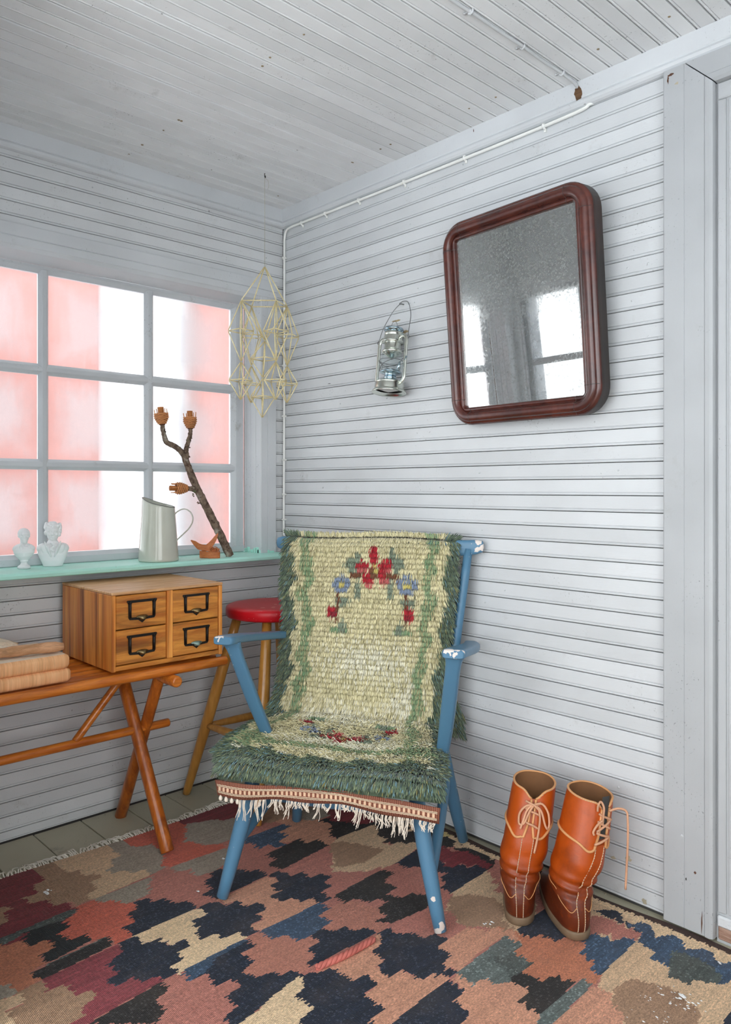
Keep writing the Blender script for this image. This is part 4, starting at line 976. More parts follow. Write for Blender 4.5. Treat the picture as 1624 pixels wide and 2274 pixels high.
def drawer(y0, y1, z0, z1, lip):
    d = obj('drawer', B().box((BX0+.03, y0+.001, z0+.001), (BX1-.019, y1-.001, z1-.001)).box((BX1-.018, y0, z0), (BX1-.0035+random.uniform(-.001, .001), y1, z1), .0022), 'oakh', bxo)
    yc = (y0+y1)/2; zc_ = (z0+z1)/2+.004; X = BX1-.003; w_, h_ = .046, .024
    f = B()
    poly_o = [(-w_-.006, h_+.004), (-w_-.0035, h_+.0075), (w_+.0035, h_+.0075), (w_+.006, h_+.004), (w_+.001, h_-.004), (w_, -h_), (w_-.004, -h_-.006), (.013, -h_-.008), (.0, -h_-.018), (-.013, -h_-.008), (-w_+.004, -h_-.006), (-w_, -h_), (-w_-.001, h_-.004)]
    poly_i = [(-w_+.010, h_-.004), (-w_+.011, h_-.0005), (w_-.011, h_-.0005), (w_-.010, h_-.004), (w_-.0095, h_-.006), (w_-.0095, -h_+.002), (w_-.011, -h_+.001), (.013, -h_+.001), (.0, -h_+.001), (-.013, -h_+.001), (-w_+.011, -h_+.001), (-w_+.0095, -h_+.002), (-w_+.0095, h_-.006)]
    n = len(poly_o); V = []
    for pl, xx in ((poly_o, X), (poly_o, X+.0026), (poly_i, X+.0026), (poly_i, X)): V += [(xx, yc+a, zc_+c_) for a, c_ in pl]
    f.add(V, [(q*n+i, q*n+(i+1) % n, (q+1)*n+(i+1) % n, (q+1)*n+i) for q in range(3) for i in range(n)])
    for sy in (-1, 1): f.tube([(X+.003, yc+sy*(w_-.005), zc_-h_), (X+.003, yc+sy*(w_-.005), zc_+h_+.003)], .0035, 8)
    for sy in (-1, 1): f.lathe([(.0035, 0), (.003, .0018), (0, .0026)], 8, origin=(X+.0025, yc+sy*(w_+.0005), zc_+h_+.003), R=Matrix.Rotation(math.pi/2, 3, 'Y'))
    obj('label_holder', f, 'iron', d)
    # the finger lip: a small hooded cup under the card
    l = B(); R_ = []
    for i in range(9):
        a = math.pi*i/8; rr_ = .021
        R_.append([(X+.002, yc-rr_*math.cos(a), zc_-h_+.006*math.sin(a)+.001), (X+.008, yc-rr_*.85*math.cos(a), zc_-h_+.009*math.sin(a)-.001), (X+.015*math.sin(a)+.003, yc-rr_*.55*math.cos(a), zc_-h_-.002), (X+.013*math.sin(a)+.003, yc-rr_*.4*math.cos(a), zc_-h_-.0075), (X+.002, yc-rr_*.3*math.cos(a), zc_-h_-.010)])
    l.loft(R_, False, (False, False)); obj('finger_lip', l, lip, d, label='tarnished finger pull' if lip == 'brass' else 'greenish tarnished finger pull')
for j in (0, 1):
    for i in (0, 1): drawer(*yd[i], *zd[j], 'verdi' if (i, j) == (1, 0) else 'brass')

# ---------------------------------------------------------------- slatted bench on crossed pole legs
M['pine'] = wood('varnished_pine_poles', srgb('dc8230'), srgb('b25a16'), srgb('6e2e12'), grain=(10, 1.2, 10), scale=5, rough=.3, coat=.35, streak=.35)
M['pinez'] = wood('varnished_pine_legs', srgb('c46c24'), srgb('9a4c14'), srgb('5e230f'), grain=(9, 9, 1.4), scale=5, rough=.3, coat=.35, streak=.45)
bn = thing('slatted_bench', 'low varnished pine bench with pole slats and crossed legs under the window', 'bench', (.26, -.80, 0))
BT = .608
for i in range(8):
    xx = .075+i*.0495; rr_ = .0145 if i < 7 else .0165
    xx = .435 if i == 7 else xx
    obj('slat', B().rod((xx, -1.9, BT-rr_-.0004*(i != 7)), (xx+random.uniform(-.002, .002), -.578-random.uniform(0, .012)+(.010 if i == 7 else 0), BT-rr_-.0004*(i != 7)), rr_, 12, .005), 'pine', bn)
for yc in (-.80, -1.78):
    obj('cross_rail', B().rod((.045, yc+.012, BT-.048), (.478, yc+.012, BT-.048), .0185, 14, .006), 'pine', bn)
    obj('leg', B().rod((.067, yc+.014, 0), (.36, yc+.012, BT-.045), .021, 16, .003, .0195), 'pinez', bn)
    obj('leg', B().rod((.455, yc-.012, .0108), (.150, yc-.030, BT-.042), .0215, 16, .003, .0215), 'pinez', bn)
obj('stretcher', B().rod((.262, -1.9, .365), (.262, -.700, .365), .0145, 14, .005), 'pine', bn)
obj('brace', B().rod((.262, -1.035, .372), (.266, -.86, BT-.036), .0125, 12, .003), 'pine', bn)

# ---------------------------------------------------------------- cutting boards and sticks on the bench
M['block'] = wood('pale_end_grain_block', srgb('f8c08c'), srgb('e8a874'), srgb('c48650'), grain=(1.5, 34, 1.5), scale=3., rough=.6, streak=.5)
M['blocktop'] = wood('pale_block_top', srgb('f6e8d6'), srgb('ecd6ba'), srgb('cda27c'), grain=(8, 1.5, 8), rough=.65, streak=.3)  # upper face paler than the block's edges
def block(name, label, x0, x1, y0, y1, z0, z1, rot=0., grp=None):
    c_ = ((x0+x1)/2, (y0+y1)/2, z0); t = thing(name, label, 'cutting board', c_, rot, grp)
    R_ = []
    for zz, ins in ((0, .010), (.004, .004), (.010, .0008), ((z1-z0)-.012, .0), ((z1-z0)-.005, .003), (z1-z0, .012)):
        ring = []
        for (cx, cy_, a0) in (((x1-x0)/2-.02, (y1-y0)/2-.02, 0), (-(x1-x0)/2+.02, (y1-y0)/2-.02, 90), (-(x1-x0)/2+.02, -(y1-y0)/2+.02, 180), ((x1-x0)/2-.02, -(y1-y0)/2+.02, 270)):
            for i in range(5):
                a = math.radians(a0+22.5*i); r_ = .02-ins; ring.append((cx+r_*math.cos(a), cy_+r_*math.sin(a), zz))
        R_.append(ring)
    obj('board_body', B().loft(R_, True, (True, False)), 'block', t, world=False)
    obj('board_face', B().add([(p[0], p[1], p[2]+.0) for p in R_[-1]], [tuple(range(20))]), 'blocktop', t, world=False, fix=False)
    return t
block('cutting_board', 'thick pale wooden cutting board, lower of the two stacked on the bench', .17, .428, -1.62, -1.110, BT+.0008, BT+.0408)
block('cutting_board', 'thick pale wooden cutting board, upper of the two stacked on the bench', .17, .427, -1.62, -1.114, BT+.0414, BT+.083)
M['bark2'] = wood('debarked_branch', srgb('d8a47c'), srgb('b08058'), srgb('4b3a31'), grain=(9, 1.5, 9), rough=.75, streak=.5, bump=.6)
sb = B(); n_ = 26; pts = []; rad = []
for i in range(n_):
    u = i/(n_-1); pts.append((.285+.10*u, -1.70+.578*u, BT+.083+.0170+.0022*math.sin(u*9))); rad.append(.0135+.0025*u+.0012*math.sin(i*1.7)+(.0 if i < n_-1 else -.004))
o = obj('stick', sb.tube(pts, rad, 12), 'bark2'); tag(o, 'rough debarked stick lying across the stacked cutting boards', 'stick')
sl = B(); R_ = []
for y, x0, x1, zt in ((-1.75, .10, .262, .118), (-1.42, .10, .262, .116), (-1.27, .105, .258, .112), (-1.24, .12, .252, .108), (-1.215, .16, .240, .100), (-1.195, .19, .225, .092)):
    R_.append([(x0, y, BT+.084), (x1, y, BT+.084), (x1-.002, y, BT+zt-.014), (x1-.012, y, BT+zt), (x0+.03, y, BT+zt+.004), (x0+.004, y, BT+zt-.006)])
sl.loft(R_, True, (True, True), False)
o = obj('wood_slab', sl, 'blocktop'); tag(o, 'bark-edged split wood slab behind the stick on the cutting boards', 'wood slab')

# ---------------------------------------------------------------- tall stool with a red seat
M['redpaint'] = paint('chipped_red_paint', srgb('c01420'), (2, 14, 14), pits=.3, dirt=.0, rough=.33, chips=(srgb('d98a80'), [(.08, -.05, .741, .012), (.06, -.09, .741, .01), (.02, .0, .741, .012)]))
M['birch'] = wood('varnished_birch_legs', srgb('c79045'), srgb('b37a34'), srgb('94602a'), grain=(9, 9, 1.2), scale=4, rough=.28, coat=.4, streak=.4)
SX, SY = .292, -.272
st_ = thing('tall_stool', 'tall stool with a round red seat and yellowish wooden legs behind the armchair', 'stool', (SX, SY, 0))
obj('seat', B().lathe([(0, .694), (.160, .694), (.174, .698), (.179, .705), (.1795, .727), (.177, .735), (.169, .7395), (.14, .741), (.05, .7395), (0, .739)], 48, origin=(SX, SY, 0)), 'redpaint', st_)
ft = [(.050, -.508), (.493, -.486), (.525, -.045), (.075, -.035)]
legs = []
for (fx, fy) in ft:
    tx, ty = SX+(fx-SX)*.40, SY+(fy-SY)*.40
    a = Vector((tx, ty, .6945)); c_ = Vector((fx, fy, .0108 if fx > .25 else .0)); L = c_-a
    pts = [a+L*u for u in (0, .15, .3, .45, .6, .8, .97, 1)]; rad = [.0175, .0195, .0215, .0225, .0215, .0185, .016, .014]
    obj('leg', B().tube(pts, rad, 16), 'birch', st_); legs.append((a, L))
def lp(i, u): a, L = legs[i]; return a+L*u
for (i, j, u) in ((0, 1, .615), (1, 2, .62), (2, 3, .60), (3, 0, .62)):
    p, q = lp(i, u), lp(j, u); m_ = p.lerp(q, .5)
    obj('stretcher', B().tube([p.lerp(q, t) for t in (0, .15, .35, .5, .65, .85, 1)], [.010, .0125, .015, .0155, .015, .0125, .010], 12), 'birch', st_)

# ---------------------------------------------------------------- armchair
A_ = math.radians(30.9); CHX, CHY = .943, -.4385
def W(x, y, z): return (CHX+x*math.cos(A_)-y*math.sin(A_), CHY+x*math.sin(A_)+y*math.cos(A_), z)
FZ = .0105
_chips = [(-.352, -.215, .747, .013), (-.385, -.20, .742, .010), (.33, -.222, .745, .016), (.352, -.222, .742, .016), (.372, -.215, .745, .01), (.357, .255, .985, .018), (.352, .25, 1.01, .014), (.322, -.285, .03, .010), (.312, -.29, .02, .012), (.30, -.28, .10, .006), (-.300, -.285, .105, .006), (-.296, -.283, .125, .006)]
M['blue'] = paint('chipped_blue_paint', srgb('527b97'), (8, 8, 8), pits=.15, spots=False, dirt=.12, rough=.33, chips=(srgb('ded3cb'), _chips), gr=.15)
ch = thing('armchair', 'blue painted wooden armchair with chipped arms, covered by a shaggy rug', 'armchair', (CHX, CHY, 0), A_)
def part(nm, b, mat='blue', **kw):
    me = b.mesh(nm); recalc(me); me.materials.append(M[mat]); o = bpy.data.objects.new(nm, me); COL.objects.link(o); o.parent = ch
    for k_, v_ in kw.items(): o[k_] = v_
    return o
for s in (-1, 1):
    part('leg', B().tube([(s*.236, -.222, .372), (s*.250, -.230, .30), (s*.268, -.242, .22), (s*.287, -.254, .14), (s*.303, -.264, .07), (s*.317, -.273, FZ+.002), (s*.3175, -.2735, FZ)], [.020, .0225, .0225, .021, .019, .0165, .0145], 20))
    part('leg', B().tube([(s*.236, .185, .372), (s*.247, .20, .30), (s*.262, .222, .20), (s*.282, .250, .09), (s*.2965, .2715, FZ+.002), (s*.297, .272, FZ)], [.019, .0215, .0215, .0195, .0165, .0145], 20))
    part('side_rung', B().tube([(s*.290, -.252, .148), (s*.284, -.18, .166), (s*.272, -.02, .206), (s*.262, .12, .240), (s*.252, .205, .262)], [.012, .0145, .0165, .0145, .012], 14))
    # arm post: a flat blade curving outward under the arm
    pts = crv([(s*.268, -.010, .350), (s*.283, -.035, .42), (s*.299, -.072, .50), (s*.313, -.108, .58), (s*.325, -.138, .65), (s*.334, -.158, .70), (s*.340, -.170, .724)], 4)
    n_ = len(pts); b = B(); rings = []
    for i, p in enumerate(pts):
        u = i/(n_-1); wd = .0175+.004*math.sin(u*3)+(.013*max(0, (u-.72)/.28)**1.6); tk = .0135
        fdir = Vector((-.12*s, -1, .0)).normalized(); f2 = Vector((1, -.12*s, 0)).normalized()
        c_ = Vector(p); ring = []
        for k_ in range(16):
            t = 2*math.pi*k_/16; cx = math.copysign(abs(math.cos(t))**.55, math.cos(t)); sy_ = math.copysign(abs(math.sin(t))**.55, math.sin(t))
            ring.append(tuple(c_+f2*(cx*wd)+fdir*(sy_*tk)))
        rings.append(ring)
    b.loft(rings); part('arm_post', b)
    # arm rest: a board, wide and rounded in front, running back to the stile
    st_pts = [(-.222, .747, .342, .027), (-.216, .7475, .342, .031), (-.19, .746, .343, .033), (-.12, .737, .347, .033), (-.03, .724, .350, .031), (.06, .710, .348, .029), (.15, .697, .342, .026), (.20, .690, .334, .024), (.238, .685, .326, .020), (.246, .684, .324, .015)]
    rings = []
    for (y, z, cx, hw) in st_pts:
        e = .0125 if -.218 < y < .24 else .009
        rings.append([(s*(cx+hw*(math.copysign(abs(math.cos(t))**.35, math.cos(t)))), y, z-.012+e*(math.copysign(abs(math.sin(t))**.45, math.sin(t)))) for t in np.linspace(0, 2*math.pi, 24, endpoint=False)])
    part('arm_rest', B().loft(rings))
    part('back_post', B().tube([(s*.238, .196, .350), (s*.252, .212, .46), (s*.268, .230, .60), (s*.284, .245, .74), (s*.302, .257, .88), (s*.316, .262, .985)], [.0155, .0165, .0165, .016, .0155, .014], 16))
part('front_rail', B().tube([(-.252, -.232, .303), (-.12, -.232, .302), (0, -.232, .302), (.12, -.232, .302), (.252, -.232, .303)], [.012, .0155, .017, .0155, .012], 14))
part('rear_rail', B().tube([(-.245, .20, .285), (0, .20, .285), (.245, .20, .285)], [.012, .016, .012], 14))
b = B(); sp_ = [(-.275, -.25), (.275, -.25), (.290, -.20), (.292, .02), (.262, .205), (-.262, .205), (-.292, .02), (-.290, -.20)]
b.prism(sp_, 2, .349, .372); part('seat', b)
# top rail with rounded, flaring ends
rings = []
for x_, z0, z1, tk in [(-.366, .985, 1.003, .008), (-.362, .975, 1.012, .012), (-.345, .968, 1.016, .014), (-.31, .962, 1.014, .014), (-.2, .958, 1.012, .0125), (0, .957, 1.012, .012), (.2, .958, 1.012, .0125), (.31, .962, 1.014, .014), (.345, .968, 1.016, .014), (.362, .975, 1.012, .012), (.366, .985, 1.003, .008)]:
    rings.append([(x_, .2625+min(tk, .0105)*math.copysign(abs(math.cos(t))**.6, math.cos(t))-.010*(1-(x_/.366)**2)*-1*.0, (z0+z1)/2+(z1-z0)/2*math.copysign(abs(math.sin(t))**.6, math.sin(t))) for t in np.linspace(0, 2*math.pi, 16, endpoint=False)])
part('top_rail', B().loft(rings))
for i in range(6):
    x_ = -.19+i*.076; part('spindle', B().tube([(x_*.85, .196, .36), (x_*.93, .236, .65), (x_, .2625, .962)], [.007, .009, .007], 8))

# ---------------------------------------------------------------- shaggy pile rug over the chair
PTH = np.array([(.290, .365), (.288, .55), (.287, .70), (.286, .86), (.285, .945), (.284, .99), (.263, 1.023), (.238, .992), (.225, .84), (.212, .70), (.198, .58), (.184, .485), (.16, .435), (.11, .412), (.0, .408), (-.15, .415), (-.24, .42), (-.282, .411), (-.306, .389), (-.310, .366)])
SS = np.concatenate([[0], np.cumsum(np.hypot(*np.diff(PTH, axis=0).T))]); S0 = SS[4]; SS = SS-S0      # s = 0 as measured just behind the top
def pth(s):
    e = .004
    Y = np.interp(s, SS, PTH[:, 0]); Z = np.interp(s, SS, PTH[:, 1])
    dY = np.interp(s+e, SS, PTH[:, 0])-np.interp(s-e, SS, PTH[:, 0]); dZ = np.interp(s+e, SS, PTH[:, 1])-np.interp(s-e, SS, PTH[:, 1])
    L = np.hypot(dY, dZ)+1e-9; return Y, Z, dY/L, dZ/L
ES = [-.58, -.50, -.44, -.36, 0, .09, .26, .41, .57, .66, .77, .87, .96, 1.06, 1.13, 1.16, 1.19]
EL = [-.33, -.33, -.33, -.33, -.335, -.334, -.338, -.329, -.340, -.352, -.392, -.408, -.395, -.368, -.338, -.330, -.325]
ER = [.298, .296, .262, .245, .275, .286, .281, .268, .250, .240, .256, .280, .300, .318, .333, .335, .335]
INS = .011                      # woven ground lies below the pile surface
def ground(u, s):
    """u in 0..1 across, s along; local point, tangent, normal"""
    x0 = np.interp(s, ES, EL)+.012; x1 = np.interp(s, ES, ER)-.010
    X = x0+(x1-x0)*u; Y, Z, ty, tz = pth(s)
    ny, nz = tz, -ty            # outward: toward the sitter / up
    ny, nz = np.where(ny*1. > 0, ny, ny), nz
    wob = .004*np.sin(X*14+s*5)+.003*np.sin(s*21+X*9)
    fl = np.clip((s-.70)/.12, 0, 1)*np.clip((1.17-s)/.1, 0, 1)
    edge_drop = -.020*np.clip((np.abs(u-.5)-.40)/.10, 0, 1)**2*fl
    return X, Y+ny*(-INS+wob), Z+nz*(-INS+wob)+edge_drop, ty, tz, ny, nz
# orientation test: the normal on the seat must point up
# (path runs down the back then forward, so the outward normal is (-tz, ty) or its opposite)
_, _, _, ty_, tz_, ny_, nz_ = ground(np.array(.5), np.array(.9))
SGN = 1. if float(nz_) > 0 else -1.
PAL = {c: np.array(srgb(h)) for c, h in dict(g='66765f', G='45544a', c='e4dbb2', C='f0ecd6', v='94a880', V='7a9c76', r='b52a36', d='8d2530', s='c96a66', b='8c9ab0', y='d2c374', n='7c5038', t='87937f').items()}
def near(X, s, cx, cs, rx, rs): return ((X-cx)/rx)**2+((s-cs)/rs)**2 < 1
def pile_colour(X, s, u, rnd):
    X = X+RNG.normal(0, .0022, X.shape); s = s+RNG.normal(0, .002, s.shape)
    wig = .008*np.sin(s*38)+.006*np.sin(s*83+1)
    xl = np.interp(s, ES, EL); xr = np.interp(s, ES, ER)
    dl = X-xl; dr_ = xr-X
    c = np.full(X.shape, 'c', dtype='<U1')
    white = (near(X, s, -.02, .50, .16, .075) | near(X, s, .0, .93, .30, .10) | near(X, s, -.1, .70, .2, .06) | near(X, s, .12, .62, .07, .10))
    wp = np.exp(-((X+.02)/.13)**2-((s-.50)/.06)**2)+np.exp(-((X)/.26)**2-((s-.93)/.08)**2)+.8*np.exp(-((X+.1)/.16)**2-((s-.70)/.05)**2)+.8*np.exp(-((X-.12)/.06)**2-((s-.62)/.08)**2)
    c[rnd < wp*.85] = 'C'
    back = s < .72
    # green stripes along both sides, cream between them and the dark border
    wl = .050+wig; wr_e = .044+wig*.8
    c[(dl < wl+.062) & (dl > wl+.022+.008*np.sin(s*61)) & (rnd < .74)] = 'v'
    c[(dr_ < wr_e+.064) & (dr_ > wr_e+.030+.008*np.sin(s*57)) & (rnd < .76)] = 'v'
    c[dl < wl] = 'g'; c[dr_ < wr_e] = 'g'
    # ornament on the back, mirrored on the seat
    def ornament(sc_, s0, flip, x0, sx):
        q = (s-s0)*flip/sc_+.19; x = (X-x0)/sx
        def put(ch_, m): c[m] = ch_
        put('t', near(x, q, -.075, .175, .030, .024) | near(x, q, .078, .172, .028, .026) | near(x, q, -.06, .16, .014, .03) | near(x, q, .062, .155, .014, .03))
        put('t', near(x, q, -.056, .262, .010, .035) | near(x, q, .06, .26, .010, .035) | near(x, q, -.112, .302, .03, .014) | near(x, q, .118, .302, .03, .014))
        put('v', near(x, q, -.118, .40, .03, .012) | near(x, q, .10, .40, .03, .012))
        put('t', near(x, q, -.108, .388, .014, .022) | near(x, q, .092, .388, .014, .022))
        put('n', (np.abs(q-(.20+.35*(np.abs(x)-.03))) < .009) & (np.abs(x) > .03) & (np.abs(x) < .085))
        put('n', ((np.abs(x-(-.126)) < .005) | (np.abs(x-.112) < .005)) & (q > .27) & (q < .37))
        put('b', near(x, q, -.115, .243, .031, .031) | near(x, q, .115, .240, .031, .031)); put('y', near(x, q, -.115, .245, .012, .014) | near(x, q, .115, .243, .012, .014))
        put('r', near(x, q, .0, .145, .015, .034) | near(x, q, -.040, .175, .026, .014) | near(x, q, .040, .172, .026, .014))
        put('s', near(x, q, -.035, .190, .026, .008) | near(x, q, .038, .190, .028, .008))
        put('r', near(x, q, -.022, .222, .022, .016) | near(x, q, .026, .212, .014, .024)); put('s', near(x, q, -.015, .240, .015, .010) | near(x, q, .036, .232, .018, .013))
        put('n', near(x, q, -.002, .200, .014, .02)); put('y', near(x, q, .006, .192, .009, .016))
        put('r', near(x, q, -.146, .342, .021, .022) | near(x, q, .124, .338, .021, .024)); put('d', near(x, q, -.142, .350, .010, .012) | near(x, q, .120, .348, .010, .012))
    ornament(1., .19, 1, 0., 1.)
    ornament(.62, .852, -1, -.035, 1.05)
    # front end: green stripe, cream, then the toothed dark border
    end = 1.19-s+.012*np.sin(X*25)*0
    arc = .035*np.clip((np.abs(X+.02)/.33), 0, 1)**3
    e2 = end-arc*-1
    seat_in = (dl > wl) & (dr_ > wr_e)
    g2 = (s > .955+.012*np.sin(X*18)-.10*np.clip(np.abs(X+.02)/.30, 0, 1)**4) & (s < .992+.010*np.sin(X*23)) & seat_in
    c[g2 & (rnd < .75)] = 'v'
    teeth = 1.076-.030*((np.floor((X+.5)/.035).astype(int) % 4) == 0)-.016*((np.floor((X+.5)/.035).astype(int) % 4) == 1)-.05*np.clip(np.abs(X+.02)/.33, 0, 1)**3
    c[s > teeth] = 'g'
    c[(s > 1.052) & (s < 1.068) & (np.abs(((X+.06) % .14)-.05) < .013)] = 'C'
    c[s < .03] = 'v'; c[(s < .10) & (s > -.01) & (dl > wl+.062) & (dr_ > wr_e+.062)] = 'c'
    c[s < -.01] = 'g'
    out = np.zeros(X.shape+(3,))
    for k_ in PAL: out[c == k_] = PAL[k_]
    g = c == 'g'
    out[g & (rnd > .55)] = PAL['G']; out[g & (rnd > .80)] = np.array(srgb('8a9470')); out[g & (rnd > .90)] = np.array(srgb('7296a0')); out[g & (rnd > .965)] = np.array(srgb('8f8652'))
    v_ = c == 'v'; out[v_ & (rnd > .62)] = PAL['V']
    cc_ = c == 'c'; out[cc_ & (rnd > .75)] = np.array(srgb('bdb48a')); 
    return out*RNG.uniform(.82, 1.15, X.shape)[..., None]
# knots
DS, DX = .0170, .0033
rows = np.arange(-.57, SS[-1]-.017, DS); strands = []
for s in rows:
    x0, x1 = np.interp(s, ES, EL), np.interp(s, ES, ER); n_ = int((x1-x0)/DX); per = 4 if s > -.02 else 2
    if s < -.02 and True: per = 3
    u = (np.repeat(np.arange(n_)+.5, per)+RNG.uniform(-.6, .6, n_*per))/n_
    if s < -.06: u = u[u > .80]                   # hanging part behind: only its right edge can be seen
    strands.append(np.stack([np.clip(u, 0.004, .996), s+RNG.normal(0, .0014, len(u))+(RNG.normal(0, .004, len(u)) if s > .98 else 0)], 1))
UV = np.concatenate(strands); u, s = UV[:, 0], UV[:, 1]; N = len(u)
X, Y, Z, ty, tz, ny, nz = ground(u, s); ny = ny*SGN; nz = nz*SGN
rnd = RNG.random(N); tuft = np.repeat(RNG.random(N//4+1), 4)[:N]
col = pile_colour(X, s, u, rnd)
on_back = np.clip((.70-s)/.08, 0, 1)
seatm = np.clip((s-.72)/.08, 0, 1)*np.clip((1.12-s)/.05, 0, 1)
edge = np.clip((np.abs(u-.5)-.40)/.10, 0, 1)*np.sign(u-.5)
ln_ = .0225+RNG.normal(0, .0022, N)+.007*np.abs(edge)+.005*(1-on_back); ln_ = np.where(s > 1.10, ln_*.74, ln_)
lean = np.where(on_back > .5, 1.15, .75)+RNG.normal(0, .18, N)+.12*np.sin(X*60+s*40)
lean = np.where(s > 1.11, 1.45, lean)
ex = edge*1.15+RNG.normal(0, .20, N)+.16*np.sin(X*47+s*31)
behind = s < -.02
tx_, tY, tZ = ex, ty*lean, tz*lean
tY = np.where(behind, 0, tY); tZ = np.where(behind, -lean, tZ); ex = np.where(behind, np.abs(ex)*.5+.35, ex); ny = np.where(behind, -.25, ny); nz = np.where(behind, 0, nz)
# keep the part behind the chair off the wall
d1 = np.stack([ex*.45, ny+tY*.35, nz+tZ*.35], 1); d1 /= np.linalg.norm(d1, axis=1)[:, None]
d2 = np.stack([ex, ny*.55+tY, nz*.55+tZ-.25], 1); d2 /= np.linalg.norm(d2, axis=1)[:, None]
P0_ = np.stack([X, Y, Z], 1); P1_ = P0_+d1*(ln_*.45)[:, None]; P2_ = P1_+d2*(ln_*.62)[:, None]+np.array([0, 0, -.001])
P3_ = P2_+(d2+np.array([0, 0, -.30]))*(ln_*.26)[:, None]
thk = .00155
def rib(P, Q, r):
    t = Q-P; t /= np.linalg.norm(t, axis=1)[:, None]; a = np.cross(t, np.array([.3, .2, 1.])); a /= np.linalg.norm(a, axis=1)[:, None]; b_ = np.cross(t, a)
    return [P+a*r, P-a*r*.5+b_*r*.87, P-a*r*.5-b_*r*.87]
R1 = rib(P0_, P1_, thk*.8); R2 = rib(P1_, P2_, thk); R3 = rib(P2_, P3_, thk*.95)
V = np.stack(R1+R2+R3+[P3_], 1)                 # N x 10 x 3
base = (np.arange(N)*10)[:, None]
tri = []
for lv in (0, 3):
    for k_ in range(3):
        a, b_ = lv+k_, lv+(k_+1) % 3; tri += [(a, b_, b_+3), (a, b_+3, a+3)]
for k_ in range(3): tri.append((6+k_, 6+(k_+1) % 3, 9))
T3 = (base[:, :, None]+np.array(tri)[None]).reshape(-1, 3)
vcol = np.repeat(col[:, None, :], 10, 1); vcol[:, :3] *= .30; vcol[:, 3:6] *= .92; vcol[:, 9] *= 1.10  # roots darkened, tips lifted: shade between tufts put into the colour
co_, si_ = math.cos(A_), math.sin(A_)
def toW(V): x, y, z = V[..., 0], V[..., 1], V[..., 2]; return np.stack([CHX+x*co_-y*si_, CHY+x*si_+y*co_, z], -1)
VW = toW(V.reshape(-1, 3)); VW[:, 1] = np.minimum(VW[:, 1], -.004)
k = NT('pile_wool'); at = k.n('VertexColor', layer_name='col'); k.b.inputs['Sheen Weight'].default_value = .25; k.b.inputs['Sheen Roughness'].default_value = .5
M['pile'] = k.base(at.outputs[0], .8, .12)
rr = thing('pile_rug', 'shaggy cream and green pile rug with red flowers draped over the armchair', 'rug', (CHX, CHY, .3))
orx = np.array(rr.location)
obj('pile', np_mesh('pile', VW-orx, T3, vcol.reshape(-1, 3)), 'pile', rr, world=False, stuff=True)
# woven ground under the pile
nu, ns = 60, 120
uu, ssg = np.meshgrid(np.linspace(0, 1, nu), np.linspace(-.575, SS[-1]+.004, ns), indexing='ij')
gX, gY, gZ, _, _, gny, gnz = ground(uu, ssg); gv = np.stack([gX, gY-gny*SGN*.002, gZ-gnz*SGN*.002], -1)
fI, fJ = np.meshgrid(np.arange(nu-1), np.arange(ns-1), indexing='ij')
gf = np.stack([fI*ns+fJ, (fI+1)*ns+fJ, (fI+1)*ns+fJ+1, fI*ns+fJ+1], -1).reshape(-1, 4)
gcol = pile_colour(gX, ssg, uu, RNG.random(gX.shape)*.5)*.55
gw_ = toW(gv.reshape(-1, 3)); gw_[:, 1] = np.minimum(gw_[:, 1], -.003)
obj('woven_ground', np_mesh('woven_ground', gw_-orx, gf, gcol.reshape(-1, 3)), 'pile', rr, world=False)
# flat-woven brown band with cream pattern at the front end, and its fringe
k = NT('woven_band'); oc = k.n('TexCoord').outputs['Object']; mp = k.n('Mapping'); k.set(mp.inputs[0], oc); mp.inputs['Rotation'].default_value = (0, 0, -A_)
wv = k.n('TexWave', wave_type='BANDS', bands_direction='X'); k.set(wv.inputs[0], mp.outputs[0]); wv.inputs['Scale'].default_value = 62.; wv.inputs['Distortion'].default_value = .6
c = k.mix(k.ramp(wv.outputs[1], .2, .9), srgb('6f4438'), srgb('a06a56')); k.bump(wv.outputs[1], .6, .002); M['band'] = k.base(c, .9, .1)
M['cream'] = plain('cream_wool_yarn', srgb('e0cdb0'), .9, var=.1)
M['peach'] = plain('peach_wool_block', srgb('d9b496'), .9, var=.1)
nb_ = 90; XB = np.linspace(-.327, .322, nb_)
def bandz(x): return .368+.003*np.sin(x*16+1)-.016*np.clip((x-.05)/.27, 0, 1)-.014*np.clip((-.05-x)/.28, 0, 1), -.302-.0035*np.sin(x*19)
def bpt(x, q, off=0.):
    """q: 0 at the top of the band, 1 at its lower edge"""
    zt, yt = bandz(x); Hb = .047
    p = W(x*(1-.018*q), float(yt)-off-.004*math.sin(x*23+q*2)+.012*q, float(zt)-Hb*q+.003*math.sin(x*31)*q); return p
b = B(); rings = [[bpt(float(x), q, o_) for (q, o_) in ((0, 0), (.33, .001), (.66, .001), (1, 0), (1, -.003), (0, -.003))] for x in XB]
b.loft(rings, True, (True, True)); bo = obj('woven_band', b, 'band', rr, label='brown woven band with cream pattern')
for q in (.26, .34, .68, .76):
    pts = [bpt(float(x), q+.012*(1 if i % 2 else -1), .0022) for i, x in enumerate(np.linspace(-.322, .316, 130))]
    obj('cream_yarn', B().tube(pts, .0010, 5), 'cream', bo)
mo = B()
for x in np.arange(-.315, .312, .0135):
    c_ = Vector(bpt(float(x), .51, .0022)); mo.box((-.0036, -.0010, -.0056), (.0036, .0010, .0056), .0010)
    n_ = 24
    mo.v[-n_:] = [(c_.x+v[0]*co_-v[1]*si_, c_.y+v[0]*si_+v[1]*co_, c_.z+v[2]) for v in mo.v[-n_:]]
obj('pattern_block', mo, 'peach', bo, stuff=True, fix=False)
M['fringe2'] = plain('off_white_knotted_fringe', srgb('ded2c2'), .9, var=.1)
fb = B(); rs = random.Random(3)
xs = [-.255+.012*i for i in range(48)]
